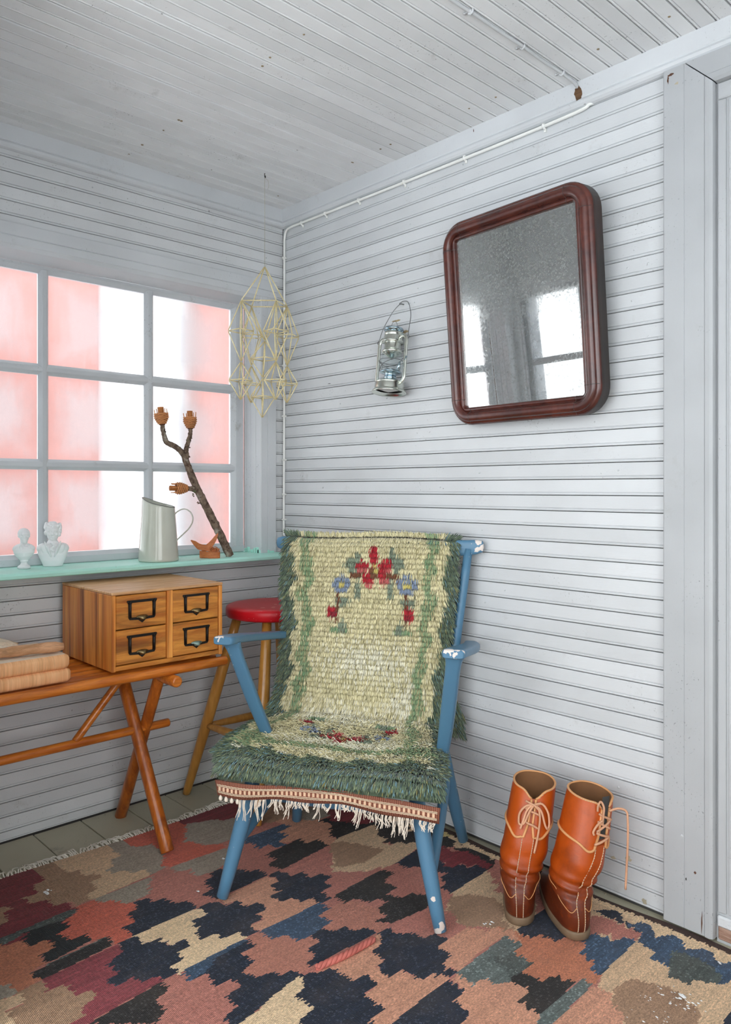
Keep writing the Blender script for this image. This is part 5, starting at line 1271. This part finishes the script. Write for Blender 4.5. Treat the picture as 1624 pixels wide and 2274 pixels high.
for x in xs:
    if rs.random() < .12: continue
    L = rs.choice([.018, .025, .03, .045, .055]) if not (-.10 < x < -.06) else .02
    sw = rs.uniform(-.012, .012)
    for q in range(6):
        a = rs.uniform(-.0045, .0045); l2 = L*rs.uniform(.7, 1.1); e_ = rs.uniform(-.005, .005); o0 = Vector(bpt(x+a, 1.0, .001))
        p1 = o0+Vector((0, 0, -l2*.35)); p2 = o0+Vector(((sw*.5+e_)*co_, (sw*.5+e_)*si_, -l2*.7)); p3 = o0+Vector(((sw+e_*1.5)*co_, (sw+e_*1.5)*si_, -l2))
        fb.tube(crv([tuple(o0), tuple(p1+Vector((rs.uniform(-.002, .002), rs.uniform(-.004, .0), 0))), tuple(p2), tuple(p3)], 3), .0010, 4)
obj('fringe', fb, 'fringe2', rr, stuff=True, label='uneven off-white knotted fringe', fix=False)
kn = B()
for x in (-.318, -.300, -.282, -.264): kn.lathe([(0, -.007), (.0045, -.005), (.006, 0), (.0045, .005), (.002, .009), (0, .010)], 8, origin=Vector(bpt(x, 1.15, .001)))
for i, x in enumerate((-.318, -.300, -.282, -.264)): obj('knot', B().lathe([(0, -.007), (.0045, -.005), (.006, 0), (.0045, .005), (.002, .009), (0, .010)], 8, origin=Vector(bpt(x, 1.15, .001))), 'fringe2', rr)

# ---------------------------------------------------------------- boots
def leather(name, top, low, zs=(.10, .17)):
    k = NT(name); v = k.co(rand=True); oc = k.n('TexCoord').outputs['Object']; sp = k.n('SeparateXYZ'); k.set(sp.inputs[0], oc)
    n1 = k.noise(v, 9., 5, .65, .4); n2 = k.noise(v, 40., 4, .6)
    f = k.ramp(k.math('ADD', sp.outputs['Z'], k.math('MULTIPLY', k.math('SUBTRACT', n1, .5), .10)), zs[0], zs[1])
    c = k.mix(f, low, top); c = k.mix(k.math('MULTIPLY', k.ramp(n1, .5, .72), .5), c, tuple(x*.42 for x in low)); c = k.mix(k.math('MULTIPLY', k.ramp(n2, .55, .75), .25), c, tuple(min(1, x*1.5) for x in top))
    k.bump(k.math('ADD', n2, k.math('MULTIPLY', n1, 1.5)), .25, .003); k.b.inputs['Coat Weight'].default_value = .10; k.b.inputs['Coat Roughness'].default_value = .3
    return k.base(c, .42, .35)
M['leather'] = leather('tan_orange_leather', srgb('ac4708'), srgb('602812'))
M['leather2'] = leather('tan_orange_cuff_leather', srgb('b04a0a'), srgb('963c0c'))
M['lining'] = plain('brown_suede_lining', srgb('7d5534'), .9, var=.2)
M['binding'] = plain('light_leather_binding', srgb('cf9460'), .5, var=.12)
M['lace'] = plain('pinkish_beige_lace', srgb('d6a17f'), .8, var=.15, bump=.8, bs=600)
M['crepe'] = plain('brown_rubber_sole', srgb('75604a'), .6, var=.15, bump=.3)
M['stitch'] = plain('pale_stitching', srgb('c9b6a0'), .8)
def boot(label, px, py, yaw_, lat_, fwd_, twist, which):
    P = flr(px, py, .010); d0 = np.array(P)-CAM; vdir = d0[:2]/np.linalg.norm(d0[:2])
    a = math.atan2(vdir[1], vdir[0])+yaw_; f = Vector((math.cos(a), math.sin(a), 0)); g = Vector((math.sin(a), -math.cos(a), 0))
    # lean follows the view frame of the photograph's boots, expressed in the boot's own frame
    vf = Vector((vdir[0], vdir[1], 0)); vg = Vector((vdir[1], -vdir[0], 0)); O_ = Vector(P); O_.z = .010
    t = thing('riding_boot', label, 'boot', tuple(O_), 0, 'lace-up leather boots by the wall')
    hs = [.020, .030, .045, .060, .075, .088, .100, .112, .125, .140, .155, .170, .190, .215, .240, .270, .300, .330, .338, .345]
    back = [.004, -.001, -.004, -.004, -.001, .003, .008, .013, .014, .008, .002, -.001, -.004, -.006, -.006, -.006, -.004, -.002, .0, .002]
    front = [.272, .276, .272, .255, .228, .196, .168, .150, .138, .134, .132, .130, .127, .124, .121, .119, .117, .116, .115, .114]
    hw = [.041, .043, .044, .045, .046, .047, .049, .052, .055, .058, .060, .061, .061, .061, .0605, .060, .059, .058, .057, .0565]
    HT = .345
    def S(phi, h, off=0.):
        tt = h/HT; bk = np.interp(h, hs, back); fr2 = np.interp(h, hs, front); w2 = np.interp(h, hs, hw)
        low = np.clip((.11-h)/.05, 0, 1)
        c_, s_ = math.cos(phi), math.sin(phi)
        rb_h = min(w2*1.02, (fr2-bk)/2)
        y = bk+rb_h*(1-c_) if c_ > 0 else bk+rb_h-(fr2-bk-rb_h)*c_
        uy = (y-bk)/(fr2-bk)
        foot = .88+.10*math.sin(uy*6.0-1.0)+.12*uy
        x = w2*math.copysign(abs(s_)**.8, s_)*(1+low*(foot-1))
        # slouch wrinkles at the ankle
        wr = .0050*math.exp(-((h-.125)/.022)**2)*math.sin(h*230+phi*1.7+which)+.0035*math.exp(-((h-.165)/.03)**2)*math.sin(phi*2.2+which*2+h*60)
        o2 = off+wr
        nx = s_; nyy = -c_; x += nx*o2; y += nyy*o2
        # twist of the shaft about its axis
        tw = twist*np.clip((h-.09)/.12, 0, 1); cy2 = (bk+fr2)/2
        xr = x*math.cos(tw)-(y-cy2)*math.sin(tw)*-1; yr = (y-cy2)*math.cos(tw)+x*math.sin(tw)*-1+cy2
        lean_ = np.clip((h-.10)/(HT-.10), 0, 1.2)
        p = O_+g*xr+f*yr+vg*(lat_*lean_)+vf*(fwd_*lean_)
        sag = -xr*lat_*1.2*lean_
        return Vector((p.x, p.y, O_.z+h+sag))
    n = 56; ph = [2*math.pi*k_/n for k_ in range(n)]
    def top(phi):
        q = math.atan2(math.sin(phi), math.cos(phi)); return HT-.020*math.exp(-(q/.28)**2)+.006*math.cos(q)*-1
    rings = []
    for h in list(np.linspace(.020, .30, 64)): rings.append([tuple(S(p, h)) for p in ph])
    for e in (.3, .6, 1): rings.append([tuple(S(p, .30+(top(p)-.30)*e)) for p in ph])
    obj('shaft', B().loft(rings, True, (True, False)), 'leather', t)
    inn = []
    for e in (1, .6, .3): inn.append([tuple(S(p, .30+(top(p)-.30)*e, -.003)) for p in ph])
    for h in (.29, .26, .23, .20): inn.append([tuple(S(p, h, -.005)) for p in ph])
    obj('lining', B().loft(inn, True, (False, True)), 'lining', t)
    # cuff: two flaps meeting at the lacing slit in the back
    gap = .055 if which == 0 else .16
    def hc(q):
        aq = abs(q); base = .247-.010*math.cos(aq*1.2)
        return base-.014*math.exp(-((aq-.45)/.35)**2) if aq > gap+.12 else base-.012+(.035)*(1-(aq-gap)/.12)**2
    qs = list(np.linspace(gap, 2*math.pi-gap, 72))
    rings = []
    for e in np.linspace(0, 1, 7):
        rings.append([tuple(S(q, hc(q if q < math.pi else 2*math.pi-q)+(top(q)+.001-hc(q if q < math.pi else 2*math.pi-q))*e, .0022)) for q in qs])
    obj('cuff', B().loft(rings, False, (False, False)), 'leather2', t)
    bt = [tuple(S(q, hc(q if q < math.pi else 2*math.pi-q), .0032)) for q in qs]
    up_r = [tuple(S(gap, h, .0034)) for h in np.linspace(hc(gap), top(gap), 9)]; up_l = [tuple(S(-gap, h, .0034)) for h in np.linspace(hc(gap), top(gap), 9)]
    obj('binding', B().tube(bt, .0036, 7), 'binding', t); obj('binding', B().tube(up_r, .0036, 7), 'binding', t); obj('binding', B().tube(up_l, .0036, 7), 'binding', t)
    obj('binding', B().tube([tuple(S(q, top(q), .0004)) for q in qs], .0032, 7), 'binding', t)
    sb_ = B()
    for q in np.arange(gap+.1, 6.1, .11):
        sb_.tube([tuple(S(q, top(q)+.0005, .0036)), tuple(S(q+.05, top(q)+.0005, .0036))], .0008, 4)
    # back strip with its two rows of stitching
    for sg in (-1, 1):
        pts = [tuple(S(sg*.17, h, .0013)) for h in np.linspace(.022, .232, 60)]
        obj('seam_piping', B().tube(pts, .0011, 5), 'stitch' if False else 'binding', t)
        for h in np.arange(.026, .228, .0062): sb_.tube([tuple(S(sg*.17, h, .0026)), tuple(S(sg*.17, h+.0038, .0028))], .0012, 4)
    obj('stitching', sb_, 'stitch', t, stuff=True, fix=False)
    st2 = B(); R_ = []
    for h in np.linspace(.021, .236, 50): R_.append([tuple(S(q, h, .0016)) for q in np.linspace(-.17, .17, 6)])
    st2.loft(R_, False, (False, False)); obj('back_strip', st2, 'leather', t)
    # heel counter seam curving over the side of the foot
    cs_ = [(-.15, .075), (-.5, .062), (-.8, .066), (-1.2, .086), (-1.6, .108), (-2.0, .118)]
    for sg in (1, -1):
        pts = [tuple(S(q*sg, h+.012, .0016)) for q, h in crv([(q, h, 0) for q, h in cs_], 5) for _ in (0,)] if False else [tuple(S(c_[0]*sg, c_[1]+.012, .0014)) for c_ in crv([(q, h, 0) for q, h in cs_], 5)]
        obj('counter_seam', B().tube(pts, .0011, 5), 'binding', t)
    # sole
    R_ = []
    for h, o_ in ((-.0, -.003), (.003, .0005), (.010, .0015), (.019, .002), (.0225, .0005), (.0228, -.006)):
        ring = []
        for p in ph:
            q = S(p, .026, o_+.001); ring.append((q.x, q.y, O_.z+h))
        R_.append(ring)
    obj('sole', B().loft(R_), 'crepe', t)
    # laces
    L = B()
    def LP(q, h, o_=.0065): return tuple(S(q, h, o_))
    if which == 0:
        for (h, d_) in ((.262, .010), (.292, .008), (.306, -.008)):
            obj('lace', B().tube(crv([LP(-.26, h+d_), LP(-.1, h+d_*.3, .009), LP(.08, h-d_*.3, .009), LP(.24, h-d_)], 5), .0031, 7), 'lace', t)
        H0 = .310
        bow = [[LP(-.02, H0, .012), LP(-.22, H0-.006, .013), LP(-.40, H0-.026, .012), LP(-.36, H0-.050, .010), LP(-.18, H0-.046, .012), LP(-.08, H0-.020, .014), LP(0, H0-.002, .014)],
               [LP(0, H0, .012), LP(.25, H0+.004, .014), LP(.55, H0-.018, .013), LP(.74, H0-.048, .010), LP(.68, H0-.060, .010), LP(.50, H0-.048, .012), LP(.24, H0-.012, .014), LP(.02, H0, .014)],
               [LP(0, H0, .013), LP(.15, H0-.008, .013), LP(.26, H0-.035, .011), LP(.28, H0-.075, .009), LP(.25, H0-.118, .008)],
               [LP(-.02, H0, .012), LP(-.15, H0-.015, .014), LP(-.22, H0-.040, .013), LP(-.28, H0-.062, .010)],
               [LP(-.24, H0+.006, .010), LP(-.1, H0+.004, .014), LP(.05, H0-.002, .016), LP(.14, H0-.010, .012)]]
    else:
        for (h, d_) in ((.248, -.006), (.262, .008), (.285, -.012), (.285, .012), (.305, .010)):
            obj('lace', B().tube(crv([LP(-.30, h+d_), LP(-.12, h+d_*.4, .008), LP(.08, h-d_*.4, .008), LP(.28, h-d_)], 5), .0031, 7), 'lace', t)
        bow = [[LP(-.10, .290, .008), LP(-.16, .312, .012), LP(-.20, .332, .014), LP(-.32, .345, .013), LP(-.42, .335, .011), LP(-.40, .322, .009)],
               [LP(-.14, .300, .010), LP(-.34, .292, .012), LP(-.46, .275, .010), LP(-.40, .266, .008)],
               [LP(.10, .318, .006), LP(.30, .326, .022), LP(.42, .322, .040), tuple(Vector(LP(.46, .300, .046))), tuple(Vector(LP(.46, .300, .046))+Vector((.0, 0, -.06))), tuple(Vector(LP(.46, .300, .046))+Vector((-.003, .0, -.12))), tuple(Vector(LP(.46, .300, .046))+Vector((-.006, -.001, -.185)))]]
    for w_ in bow: obj('lace', B().tube(crv(w_, 6), .0030, 7), 'lace', t)
    if which == 1:
        dk = B(); R_ = [[tuple(S(q, h, .0012)) for q in np.linspace(-gap, gap, 5)] for h in np.linspace(.25, .352, 8)]
        dk.loft(R_, False, (False, False)); obj('lacing_slit', dk, 'dark_gap', t)
    return t
boot('tan leather lace-up boot standing nearer the armchair, its bow tied', 1155, 2058, .02, .042, .075, .0, 0)
boot('tan leather lace-up boot nearer the door casing, one lace hanging loose', 1291, 2091, .40, .046, .070, -.38, 1)

# ---------------------------------------------------------------- enamel jug
M['enamel'] = plain('grey_green_enamel', srgb('c3c5b8'), .16, spec=.6, var=.03)
M['enamel_rim'] = plain('grey_rim', srgb('6e706b'), .4)
JX, JY, JZ = .043, -.622, .9112
jg = thing('enamel_jug', 'tall grey-green enamel jug with looped handle on the turquoise sill', 'jug', (JX, JY, JZ))
rt3 = Vector((FW[1], -FW[0], 0)); n = 56
def jr(z): return np.interp(z, [0, .003, .012, .06, .12, .18, .24], [.071, .0745, .0742, .0708, .0662, .0615, .0570])
def jtop(t): c_ = -math.cos(t); return .216+.014*c_+.010*max(0, c_)**2-.004*math.cos(2*t)*0    # c_=+1 toward the spout (image left)
R_ = []
zs_ = [0, .002, .006, .012, .03, .06, .09, .12, .15, .175]
ang = [2*math.pi*k_/n for k_ in range(n)]
def jp(t, r, z): d = rt3*math.cos(t)+Vector((-rt3.y, rt3.x, 0))*math.sin(t); return (JX+d.x*r, JY+d.y*r, JZ+z)
for z in zs_: R_.append([jp(t, jr(z) if z > .001 else .070, z) for t in ang])
for e in (.4, .8, 1.): R_.append([jp(t, jr(.175+(jtop(t)-.175)*e)+(.0+.004*max(0, -math.cos(t))**4*e), .175+(jtop(t)-.175)*e) for t in ang])
R_.append([jp(t, jr(jtop(t))-.0022+.004*max(0, -math.cos(t))**4, jtop(t)+.0003) for t in ang])
for z in (.17, .1, .02, .008): R_.append([jp(t, jr(z)-.0022, z) for t in ang])
obj('body', B().loft(R_, True, (True, True)), 'enamel', jg)
obj('rim', B().tube([jp(t, jr(jtop(t))-.0005+.004*max(0, -math.cos(t))**4, jtop(t)+.0006) for t in ang], .0016, 7, closed=True), 'enamel_rim', jg)
hp = [(.0605, .176), (.068, .184), (.084, .194), (.102, .196), (.119, .186), (.129, .168), (.128, .147), (.115, .123), (.096, .104), (.080, .089), (.070, .079), (.0675, .066)]
obj('handle', B().tube([(JX+rt3.x*a, JY+rt3.y*a, JZ+z) for a, z, _ in crv([(a, z, 0) for a, z in hp], 5)], .0065, 10, flat=.35, up=(0, 0, 1)), 'enamel', jg)

# ---------------------------------------------------------------- plaster busts
k = NT('white_plaster'); k.bump(k.noise(k.co(), 220., 3), .15, .001); k.b.inputs['Subsurface Weight'].default_value = .12; k.b.inputs['Subsurface Radius'].default_value = (.01, .01, .01); M['plaster'] = k.base((.84, .84, .84), .55, .35)
def sculpt(name, parent, blobs, boxes, vox, smooth=3):
    b = B()
    for (c_, r_, *ro) in blobs:
        R = Euler(ro[0]).to_matrix() if ro else Matrix.Identity(3); rings = []; v = []; nu_, nv_ = 18, 11
        prof = [(math.sin(math.pi*i/nv_), -math.cos(math.pi*i/nv_)) for i in range(nv_+1)]
        v = [Vector(c_)+R @ Vector((r_[0]*a*math.cos(2*math.pi*j/nu_), r_[1]*a*math.sin(2*math.pi*j/nu_), r_[2]*z)) for a, z in prof for j in range(nu_)]
        b.add(v, [(i*nu_+j, i*nu_+(j+1) % nu_, (i+1)*nu_+(j+1) % nu_, (i+1)*nu_+j) for i in range(nv_) for j in range(nu_)], True)
    for R_ in boxes: b.loft(R_, True, (True, True), True)
    me = b.mesh(name); me.materials.append(M['plaster'])
    o = bpy.data.objects.new(name, me); COL.objects.link(o); o.parent = parent
    m_ = o.modifiers.new('remesh', 'REMESH'); m_.mode = 'VOXEL'; m_.voxel_size = vox; m_.use_smooth_shade = True
    m2 = o.modifiers.new('smooth', 'SMOOTH'); m2.factor = .5; m2.iterations = smooth
    return o
def ov(cx, cy, z, rx, ry, n=28, p=1.): return [(cx+rx*math.copysign(abs(math.cos(t))**p, math.cos(t)), cy+ry*math.copysign(abs(math.sin(t))**p, math.sin(t)), z) for t in np.linspace(0, 2*math.pi, n, endpoint=False)]
def face(cz, k_, y0=0.):
    """blobs of a head of unit size k_ centred at height cz, looking to -y"""
    q = lambda x, y, z: (x*k_, (y*k_)+y0, cz+z*k_)
    r = lambda a, b_, c_: (a*k_, b_*k_, c_*k_)
    f = [(q(0, .10, .18), r(.72, .86, .80)), (q(0, -.16, -.10), r(.60, .62, .82)), (q(0, -.44, -.62), r(.30, .26, .22)), (q(0, -.22, -.50), r(.50, .42, .34)),
         (q(0, -.70, .30), r(.44, .14, .22)), (q(-.26, -.66, .20), r(.26, .16, .075)), (q(.26, -.66, .20), r(.26, .16, .075)),
         (q(-.25, -.665, .05), r(.13, .10, .075)), (q(.25, -.665, .05), r(.13, .10, .075)), (q(0, -.80, .0), r(.085, .14, .25)), (q(0, -.86, -.14), r(.13, .14, .095)),
         (q(-.11, -.78, -.17), r(.08, .08, .06)), (q(.11, -.78, -.17), r(.08, .08, .06)),
         (q(0, -.70, -.335), r(.21, .10, .052)), (q(0, -.685, -.43), r(.18, .11, .06)), (q(-.34, -.50, -.14), r(.20, .22, .20)), (q(.34, -.50, -.14), r(.20, .22, .20)),
         (q(-.70, .02, .0), r(.08, .16, .24)), (q(.70, .02, .0), r(.08, .16, .24))]
    return f
# large bust: tousled hair, coat and cravat, chest standing on the sill
vdir = math.atan2(-2.0, 1.0)
BU = (-.040, -.988, .9112)
bu = thing('plaster_bust', 'larger white plaster bust with tousled hair and a coat, beside the window bar', 'bust', BU, math.radians(68))
K = .0335; CZ = .118
bl = face(CZ, K)
rs = random.Random(8)
for i in range(46):
    a = rs.uniform(-.2, math.pi+.2); e_ = rs.uniform(.15, 1.35)
    x, y, z = math.cos(a)*math.cos(e_), math.sin(a)*math.cos(e_), math.sin(e_)
    bl.append(((x*.66*K, .12*K+y*.86*K, CZ+.20*K+z*.80*K), (.17*K, .17*K, .24*K), (rs.uniform(-1, 1), rs.uniform(-1, 1), rs.uniform(-2, 2))))
for i in range(16):
    sx = -1 if i % 2 else 1; e_ = rs.uniform(-.35, .9)
    bl.append(((sx*(.66+.06*math.sin(e_*4))*K, rs.uniform(-.25, .4)*K, CZ+e_*K), (.20*K, .24*K, .22*K), (rs.uniform(-.6, .6), rs.uniform(-.5, .5), 0)))
for i in range(9):
    x = -.55+i*.14; bl.append(((x*K, -.46*K+abs(x)*.2*K, CZ+(.66+rs.uniform(-.05, .06))*K), (.12*K, .20*K, .20*K), (rs.uniform(-.4, .2), rs.uniform(-.6, .6), 0)))
bl += [((0, .22*K, CZ+.28*K), (.72*K, .80*K, .92*K)), ((0, .10*K, CZ-.85*K), (.46*K, .48*K, .55*K)), ((0, -.05*K, CZ-1.12*K), (.62*K, .55*K, .42*K))]
for i in range(7): bl.append(((rs.uniform(-.16, .16)*K, -.68*K-.05*K*i*.4, CZ-(1.05+.14*i)*K), (.20*K, .12*K, .10*K), (0, 0, rs.uniform(-.5, .5))))
for sx in (-1, 1):
    bl.append(((sx*.56*K, -.64*K, CZ-1.55*K), (.13*K, .22*K, .74*K), (0, sx*.34, 0))); bl.append(((sx*.34*K, -.82*K, CZ-1.95*K), (.10*K, .12*K, .62*K), (.1, sx*.30, 0)))
    bl.append(((sx*1.05*K, .10*K, CZ-1.58*K), (.58*K, .56*K, .46*K), (0, sx*.42, 0)))
    bl.append(((sx*.80*K, -.45*K, CZ-1.75*K), (.30*K, .20*K, .62*K), (0, sx*.45, 0)))
body = [ov(0, .0, .0, .032, .020, p=.75), ov(0, 0, .004, .033, .021, p=.75), ov(0, 0, .020, .040, .024, p=.8), ov(0, .001, .040, .048, .024, p=.85), ov(0, .003, .055, .051, .022, p=.9), ov(0, .004, .068, .046, .020), ov(0, .002, .076, .030, .022)]
o = sculpt('figure', bu, bl, [body], .0011, 2)
# small bust: bearded, bald, on a turned socle
BS = (-.020, -1.094, .9112)
bs_ = thing('plaster_bust', 'smaller white plaster bust on a round turned socle at the left end of the sill', 'bust', BS, math.radians(82))
K = .0255; CZ = .112
bl = face(CZ, K)+[((0, .12*K, CZ-.80*K), (.48*K, .48*K, .60*K)), ((0, -.52*K, CZ-.62*K), (.36*K, .30*K, .42*K)), ((0, .16*K, CZ+.30*K), (.78*K, .84*K, .74*K))]
for sx in (-1, 1): bl += [((sx*.72*K, .10*K, CZ-1.52*K), (.80*K, .50*K, .40*K), (0, sx*.45, 0)), ((sx*.36*K, -.50*K, CZ-1.9*K), (.16*K, .18*K, .80*K), (.1, sx*.42, 0)), ((sx*.62*K, -.30*K, CZ-2.05*K), (.34*K, .24*K, .62*K), (0, sx*.5, 0)), ((sx*.66*K, .1*K, CZ+.1*K), (.12*K, .3*K, .3*K))]
body = [ov(0, 0, .026, .010, .010), ov(0, 0, .032, .016, .013), ov(0, 0, .042, .026, .018), ov(0, 0, .055, .034, .021), ov(0, 0, .066, .034, .020), ov(0, 0, .076, .024, .016)]
soc = [ov(0, 0, z, r, r) for r, z in ((.020, 0), (.0215, .002), (.0215, .006), (.018, .010), (.013, .013), (.0105, .018), (.0105, .022), (.013, .025), (.013, .028), (.010, .030))]
sculpt('figure', bs_, bl, [body, soc], .0010, 2)

# ---------------------------------------------------------------- forked branch with woven ends
k = NT('lichen_bark'); v = k.co((1, 1, 1), rand=False); n1 = k.noise(v, 55., 5, .7); n2 = k.noise(v, 22., 3, .6); n3 = k.noise(v, 30., 3)
c = k.mix(k.ramp(n1, .35, .65), srgb('4a3a32'), srgb('93806f')); c = k.mix(k.math('MULTIPLY', k.ramp(n2, .55, .68), .7), c, srgb('c2bcae')); c = k.mix(k.math('MULTIPLY', k.ramp(n3, .64, .70), .6), c, srgb('6d8458'))
k.bump(n1, 1., .006); M['bark'] = k.base(c, .95, .1)
M['peg'] = wood('orange_split_wood', srgb('c07a3d'), srgb('a45f2b'), rough=.55, grain=(10, 10, 3))
M['weavecore'] = plain('woven_core', srgb('6e3f20'), .7)
M['weave'] = plain('woven_root_strips', srgb('d08d58'), .55, var=.25)
BD = 3.112
def bpx(cx, cy, dd=0.): px, py = 320+cx/5.832, 880+cy/5.832; dd = dd-.075*(1113-cx)/877-.02; r = FW+np.array([FW[1], -FW[0], 0])*(px-812)/1706+np.array([0, 0, 1])*(1085-py)/1706; return CAM+r*(BD+dd)
br = thing('forked_branch', 'bark-covered forked branch with three woven ends leaning in the window corner', 'branch', tuple(bpx(1110, 2050)))
def limb(pts, rad, rough=.0012):
    P = crv(pts, 7); n_ = len(P); u_ = np.linspace(0, 1, n_); R = np.interp(u_, np.linspace(0, 1, len(rad)), rad)
    b = B(); b.tube(P, list(R), 16); b.v = [(v_[0]+random.gauss(0, rough), v_[1]+random.gauss(0, rough), v_[2]+random.gauss(0, rough*.5)) for v_ in b.v]; return b
tr = [(1113, 2062, .006), (1060, 1950, .0), (960, 1740, .0), (860, 1540, .006), (760, 1340, .012), (690, 1200, .018), (620, 1040, .022), (560, 880, .026), (500, 740, .03), (400, 650, .03), (290, 590, .03), (255, 480, .03), (236, 365, .03)]
obj('trunk', limb([tuple(bpx(*p)) for p in tr], [.0158, .0162, .0162, .0160, .0154, .0146, .0135, .0125, .0113, .0103, .0103, .0092, .0081]), 'bark', br)
obj('fork', limb([tuple(bpx(*p)) for p in [(560, 800, .027), (545, 700, .027), (575, 590, .027), (598, 500, .027), (600, 415, .027)]], [.0103, .0092, .0086, .0081, .0073]), 'bark', br)
obj('side_fork', limb([tuple(bpx(*p)) for p in [(710, 1245, .017), (650, 1205, .012), (560, 1193, .006)]], [.0135, .0113, .0081]), 'bark', br)
sn = B()
for (cx, cy) in ((715, 1385), (650, 1300), (600, 665), (640, 1270), (520, 790), (820, 1480), (960, 1760), (700, 1370), (1040, 1985)):
    p = Vector(bpx(cx, cy, .01)); sn.tube([p, p+Vector((random.uniform(-.004, .004), random.uniform(-.010, -.004), random.uniform(-.004, .006)))], [.0035, .001], 5)
obj('bark_flake', sn, 'bark', br, stuff=True)
def crown_(a, b_, rmax, seed):
    a = Vector(a); b_ = Vector(b_); t = (b_-a).normalized(); L = (b_-a).length; rs = random.Random(seed)
    e1 = t.orthogonal().normalized(); e2 = t.cross(e1); w_ = obj('woven_end', B().tube([a+t*L*u for u in (0, .15, .4, .62)], [rmax*.42, rmax*.62, rmax*.95, rmax*.85], 14), 'weavecore', br, label='woven strips around a peg')
    wv_ = B()
    for j in range(11):
        u = .08+.055*j; r0 = np.interp(u, [0, .15, .4, .62, .7], [rmax*.45, rmax*.66, rmax*.99, rmax*.96, rmax*.9])
        pts = [a+t*(L*u+rs.uniform(-.0006, .0006))+(e1*math.cos(th)+e2*math.sin(th))*(r0+.0020*math.sin(th*6+j*math.pi)) for th in np.linspace(0, 2*math.pi, 36, endpoint=False)]
        wv_.tube(pts, .0019, 5, closed=True)
    obj('woven_strip', wv_, 'weave', w_, stuff=True, fix=False)
    obj('peg', B().rod(a+t*L*.1, a+t*L*1.0, rmax*.46, 10, .001), 'peg', w_)
    for j in range(6):
        th = j*1.05+.4; o_ = (e1*math.cos(th)+e2*math.sin(th)); p = a+t*L*.55+o_*rmax*.86
        obj('stake', B().tube([p, p+t*L*rs.uniform(.28, .42)+o_*rs.uniform(-.001, .004)], [.0022, .0016], 5), 'weave', w_)
crown_(bpx(236, 372, .03), bpx(212, 140, .03), .0272, 1)
crown_(bpx(600, 425, .027), bpx(592, 190, .027), .0252, 2)
crown_(bpx(575, 1194, .007), bpx(330, 1190, -.01), .0220, 3)

# ---------------------------------------------------------------- curled wood-shaving ornament
M['shaving'] = wood('thin_orange_wood_shaving', srgb('c97b46'), srgb('b0602f'), rough=.55, grain=(3, 3, 14))
SB = 3.03
def spx(cx, cy, dd=0.): px, py = 280+cx/4.511, 1090+cy/4.511; r = FW+np.array([FW[1], -FW[0], 0])*(px-812)/1706+np.array([0, 0, 1])*(1085-py)/1706; return Vector(CAM+r*(SB+dd))
sv = thing('shaving_ornament', 'folded orange wood-shaving bird lying on the sill at the foot of the branch', 'ornament', tuple(spx(850, 668)))
def ribbon(nm, mid, halfs, dirs, th=.0009):
    b = B(); R_ = []
    mids = crv([tuple(p) for p in mid], 6); n_ = len(mids)
    hw_ = np.interp(np.linspace(0, 1, n_), np.linspace(0, 1, len(halfs)), halfs); D = np.array([list(d) for d in dirs])
    for i in range(n_):
        u = i/(n_-1); d = Vector([np.interp(u, np.linspace(0, 1, len(D)), D[:, q]) for q in range(3)]).normalized()
        m_ = Vector(mids[i]); tt = (Vector(mids[min(i+1, n_-1)])-Vector(mids[max(i-1, 0)])).normalized(); nrm = tt.cross(d).normalized()
        h_ = float(hw_[i]); R_.append([tuple(m_+d*h_+nrm*th), tuple(m_-d*h_+nrm*th), tuple(m_-d*h_-nrm*th), tuple(m_+d*h_-nrm*th)])
    b.loft(R_, True, (True, True), False); obj(nm, b, 'shaving', sv)
UPV = (0, 0, 1)
ribbon('body_strip', [spx(738, 610, .02), spx(745, 640, -.0), spx(800, 640, -.014), spx(880, 648, -.016), spx(938, 645, -.004), spx(930, 615, .03)], [.010, .014, .0125, .0125, .014, .010], [UPV, UPV, (0, .1, 1), UPV, UPV, UPV])
ribbon('under_strip', [spx(742, 618, .0), spx(780, 650, -.002), spx(850, 652, .004), spx(936, 650, .008)], [.010, .010, .008, .009], [(0, .3, 1), (0, .6, .8), (0, .4, .9), UPV])
ribbon('wing', [spx(930, 600, .01), spx(860, 590, .0), spx(800, 568, .0), spx(735, 560, .0), spx(690, 525, .0), spx(650, 495, .0)], [.009, .011, .013, .012, .009, .002], [(0, .5, .8), (0, .6, .8), (.3, .6, .8), (.3, .3, .9), (.4, .2, .9), (.4, .2, .9)])
ribbon('wing', [spx(760, 600, .012), spx(810, 570, .006), spx(860, 525, .004), spx(900, 465, .0), spx(922, 425, .0)], [.010, .014, .0135, .009, .001], [(-.6, 0, .7), (-.7, 0, .6), (-.7, 0, .5), (-.8, 0, .4), (-.8, 0, .4)])
cu = B(); 
c0 = spx(880, 590, -.004)
ribbon('curl', [c0+Vector((rt3.x*.016*math.cos(t)*(1-t/16), rt3.y*.016*math.cos(t)*(1-t/16), .013*math.sin(t)*(1-t/16))) for t in np.linspace(0, 9.5, 16)], [.006]*3, [tuple(FW), tuple(FW), tuple(FW)])
